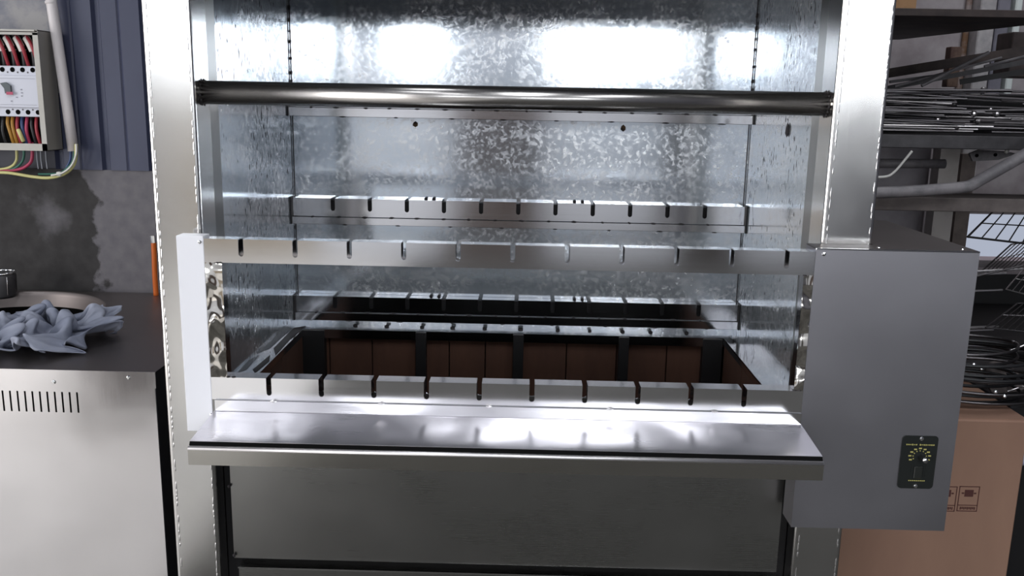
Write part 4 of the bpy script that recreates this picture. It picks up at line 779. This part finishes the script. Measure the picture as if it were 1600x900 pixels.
# things between the two beams
tag(obj('grey_tube', T([at(1340, 255, 'y', 1.25), at(1476, 256, 'y', 1.25)], .0135, 14), GPIPE, None, True), 'grey horizontal tube between the two shelf beams', 'tube')
tag(obj('bent_pipe', T(smooth_path([at(1330, 302, 'y', .95), at(1420, 299, 'y', .95), at(1500, 293, 'y', .95), at(1518, 289, 'y', .95), at(1532, 281, 'y', .95), at(1580, 254, 'y', .94), at(1640, 219, 'y', .93)], 5), .0150, 16), GPIPE, None, True), 'thick grey bent pipe rising to the right below the rods', 'pipe')
tag(obj('hooked_wire', T(smooth_path([at(1425, 236, 'y', .95), at(1412, 252, 'y', .95), at(1400, 266, 'y', .95), at(1388, 275, 'y', .95), at(1370, 277, 'y', .95)]), .0032, 8), CWHT, None, True), 'white wire hooked down from the shelf beam beside the column', 'wire')
bm = prism(bmesh.new(), [at(1515, 240, 'y', 1.3), at(1530, 234, 'y', 1.3), at(1570, 236, 'y', 1.3), at(1590, 240, 'y', 1.3), at(1560, 250, 'y', 1.3), at(1520, 252, 'y', 1.3)], (0, .01, 0))
hb = obj('hinge_bracket', bm, GPIPE); tag(hb, 'grey flat bracket with bolt holes under the rod shelf', 'bracket')
for px, py in ((1526, 243), (1555, 242)):
    q = at(px, py, 'y', 1.3); obj('bolt_hole', T([(q.x, 1.2975, q.z), (q.x, 1.3005, q.z)], .005, 12), BLACK, hb)
tag(obj('white_plug', blob(at(1573, 236, 'y', 1.02), (.006, .006, .009), 3), CWHT, None, True), 'small white plug hanging under the rod shelf', 'plug')
q0, q1 = at(1385, 235, 'y', 1.9), at(1475, 330, 'y', 1.9)
tag(obj('grey_cabinet', B(q0.x-.3, at(1448, 300, 'y', 1.9).x, 1.9, 2.1, 0, 1.42), noisy('grey_purple', (.26, .24, .26), (.38, .35, .37), 4)), 'grey cabinet seen between the column and the white post', 'cabinet')
tag(obj('white_post', B(at(1457, 350, 'y', 1.8).x, at(1487, 350, 'y', 1.8).x, 1.8, 1.86, 0, 1.42), noisy('off_white', (.52, .48, .45), (.64, .59, .56), 8)), 'off white upright post below the brown shelf beam', 'post')
tag(obj('brown_post', B(at(1491, 350, 'y', 1.85).x, at(1513, 350, 'y', 1.85).x, 1.85, 1.9, 0, 1.3), noisy('brownish', (.15, .12, .11), (.24, .2, .18), 8)), 'brownish upright post beside the small bright window', 'post')
# dark chest behind the wire racks
tag(obj('dark_chest', B(at(1480, 500, 'y', 1.64).x-.3, 2.4, 1.64, 1.76, 0, at(1560, 428, 'y', 1.64).z), SOOT), 'black chest standing behind the wire racks at right', 'chest')
# wire baskets
def basket(poly, bars, m, r, lab, y0, y1, extra=()):
    P4 = [at(px, py, 'y', y) for (px, py), y in zip(poly, (y0, y0, y1, y1))]
    t = thing('wire_rack', (P4[0]+P4[2])/2, lab, 'wire rack', None)
    def loc(p): return Vector(p)-t.location
    obj('frame', T([loc(p) for p in P4+[P4[0]]], r*1.6, 6), m, t)
    for i in range(1, bars):
        f = i/bars; obj('wire', T([loc(P4[0].lerp(P4[1], f)), loc(P4[3].lerp(P4[2], f))], r, 5), m, t)
    for f in extra: obj('cross_wire', T([loc(P4[0].lerp(P4[3], f)), loc(P4[1].lerp(P4[2], f))], r, 5), m, t)
    return t
basket([(1512, 370), (1640, 385), (1660, 330), (1552, 330)], 6, SOOT, .0018, 'black wire basket standing in front of the small bright window', .85, 1.2, (.5,))
basket([(1525, 432), (1640, 405), (1690, 360), (1580, 382)], 14, RODD, .0014, 'grey wire grate leaning just below the bright window', .80, 1.05, (.5,))
basket([(1572, 452), (1660, 475), (1690, 430), (1600, 420)], 9, ROD, .0010, 'fine wire grate with bright wires below the leaning grate', .80, 1.0, (.5,))
basket([(1540, 512), (1650, 524), (1690, 470), (1590, 474)], 10, RODD, .0014, 'grey wire grate lying lowest of the three grates', .78, 1.0, (.5,))
for k, (pa, pb, lab) in enumerate((((1490, 426), (1620, 419), 'long bright rod running right just under the leaning grate'), ((1490, 430), (1572, 427), 'short rod lying directly under the long bright rod'),
        ((1480, 456), (1566, 453), 'single rod lying between the upper and lower rod pairs'), ((1470, 513), (1560, 510), 'upper rod of the pair right of the control box'), ((1470, 518), (1552, 515), 'lower rod of the pair right of the control box'),
        ((1470, 538), (1544, 541), 'lone rod end just above the cable heap'), ((1574, 550), (1620, 532), 'slanting rod rising to the right edge above the disc'), ((1574, 612), (1625, 595), 'thin slanting rod beside the round disc'), ((1576, 634), (1620, 618), 'lowest slanting rod beside the cable heap'))):
    bar(pa, pb, .0028 if k < 6 else .0018, ROD, 'loose_rod', lab, 'rod', .80 if k < 6 else .55, .82 if k < 6 else .56, 7)
tag(obj('plastic_bag', blob(at(1612, 722, 'y', .42)+Vector((.012, .06, 0)), (.022, .03, .035), 5), plain('bag_lilac', (.55, .53, .66), .4), None, True), 'pale lilac plastic bag at the right edge beside the cardboard box', 'bag')
tag(obj('dark_bin', B(cx1+.012, cx1+.35, CBY+.10, CBY+.5, 0, .83, .004), SOOT), 'black bin at the right edge behind the cardboard box', 'bin')
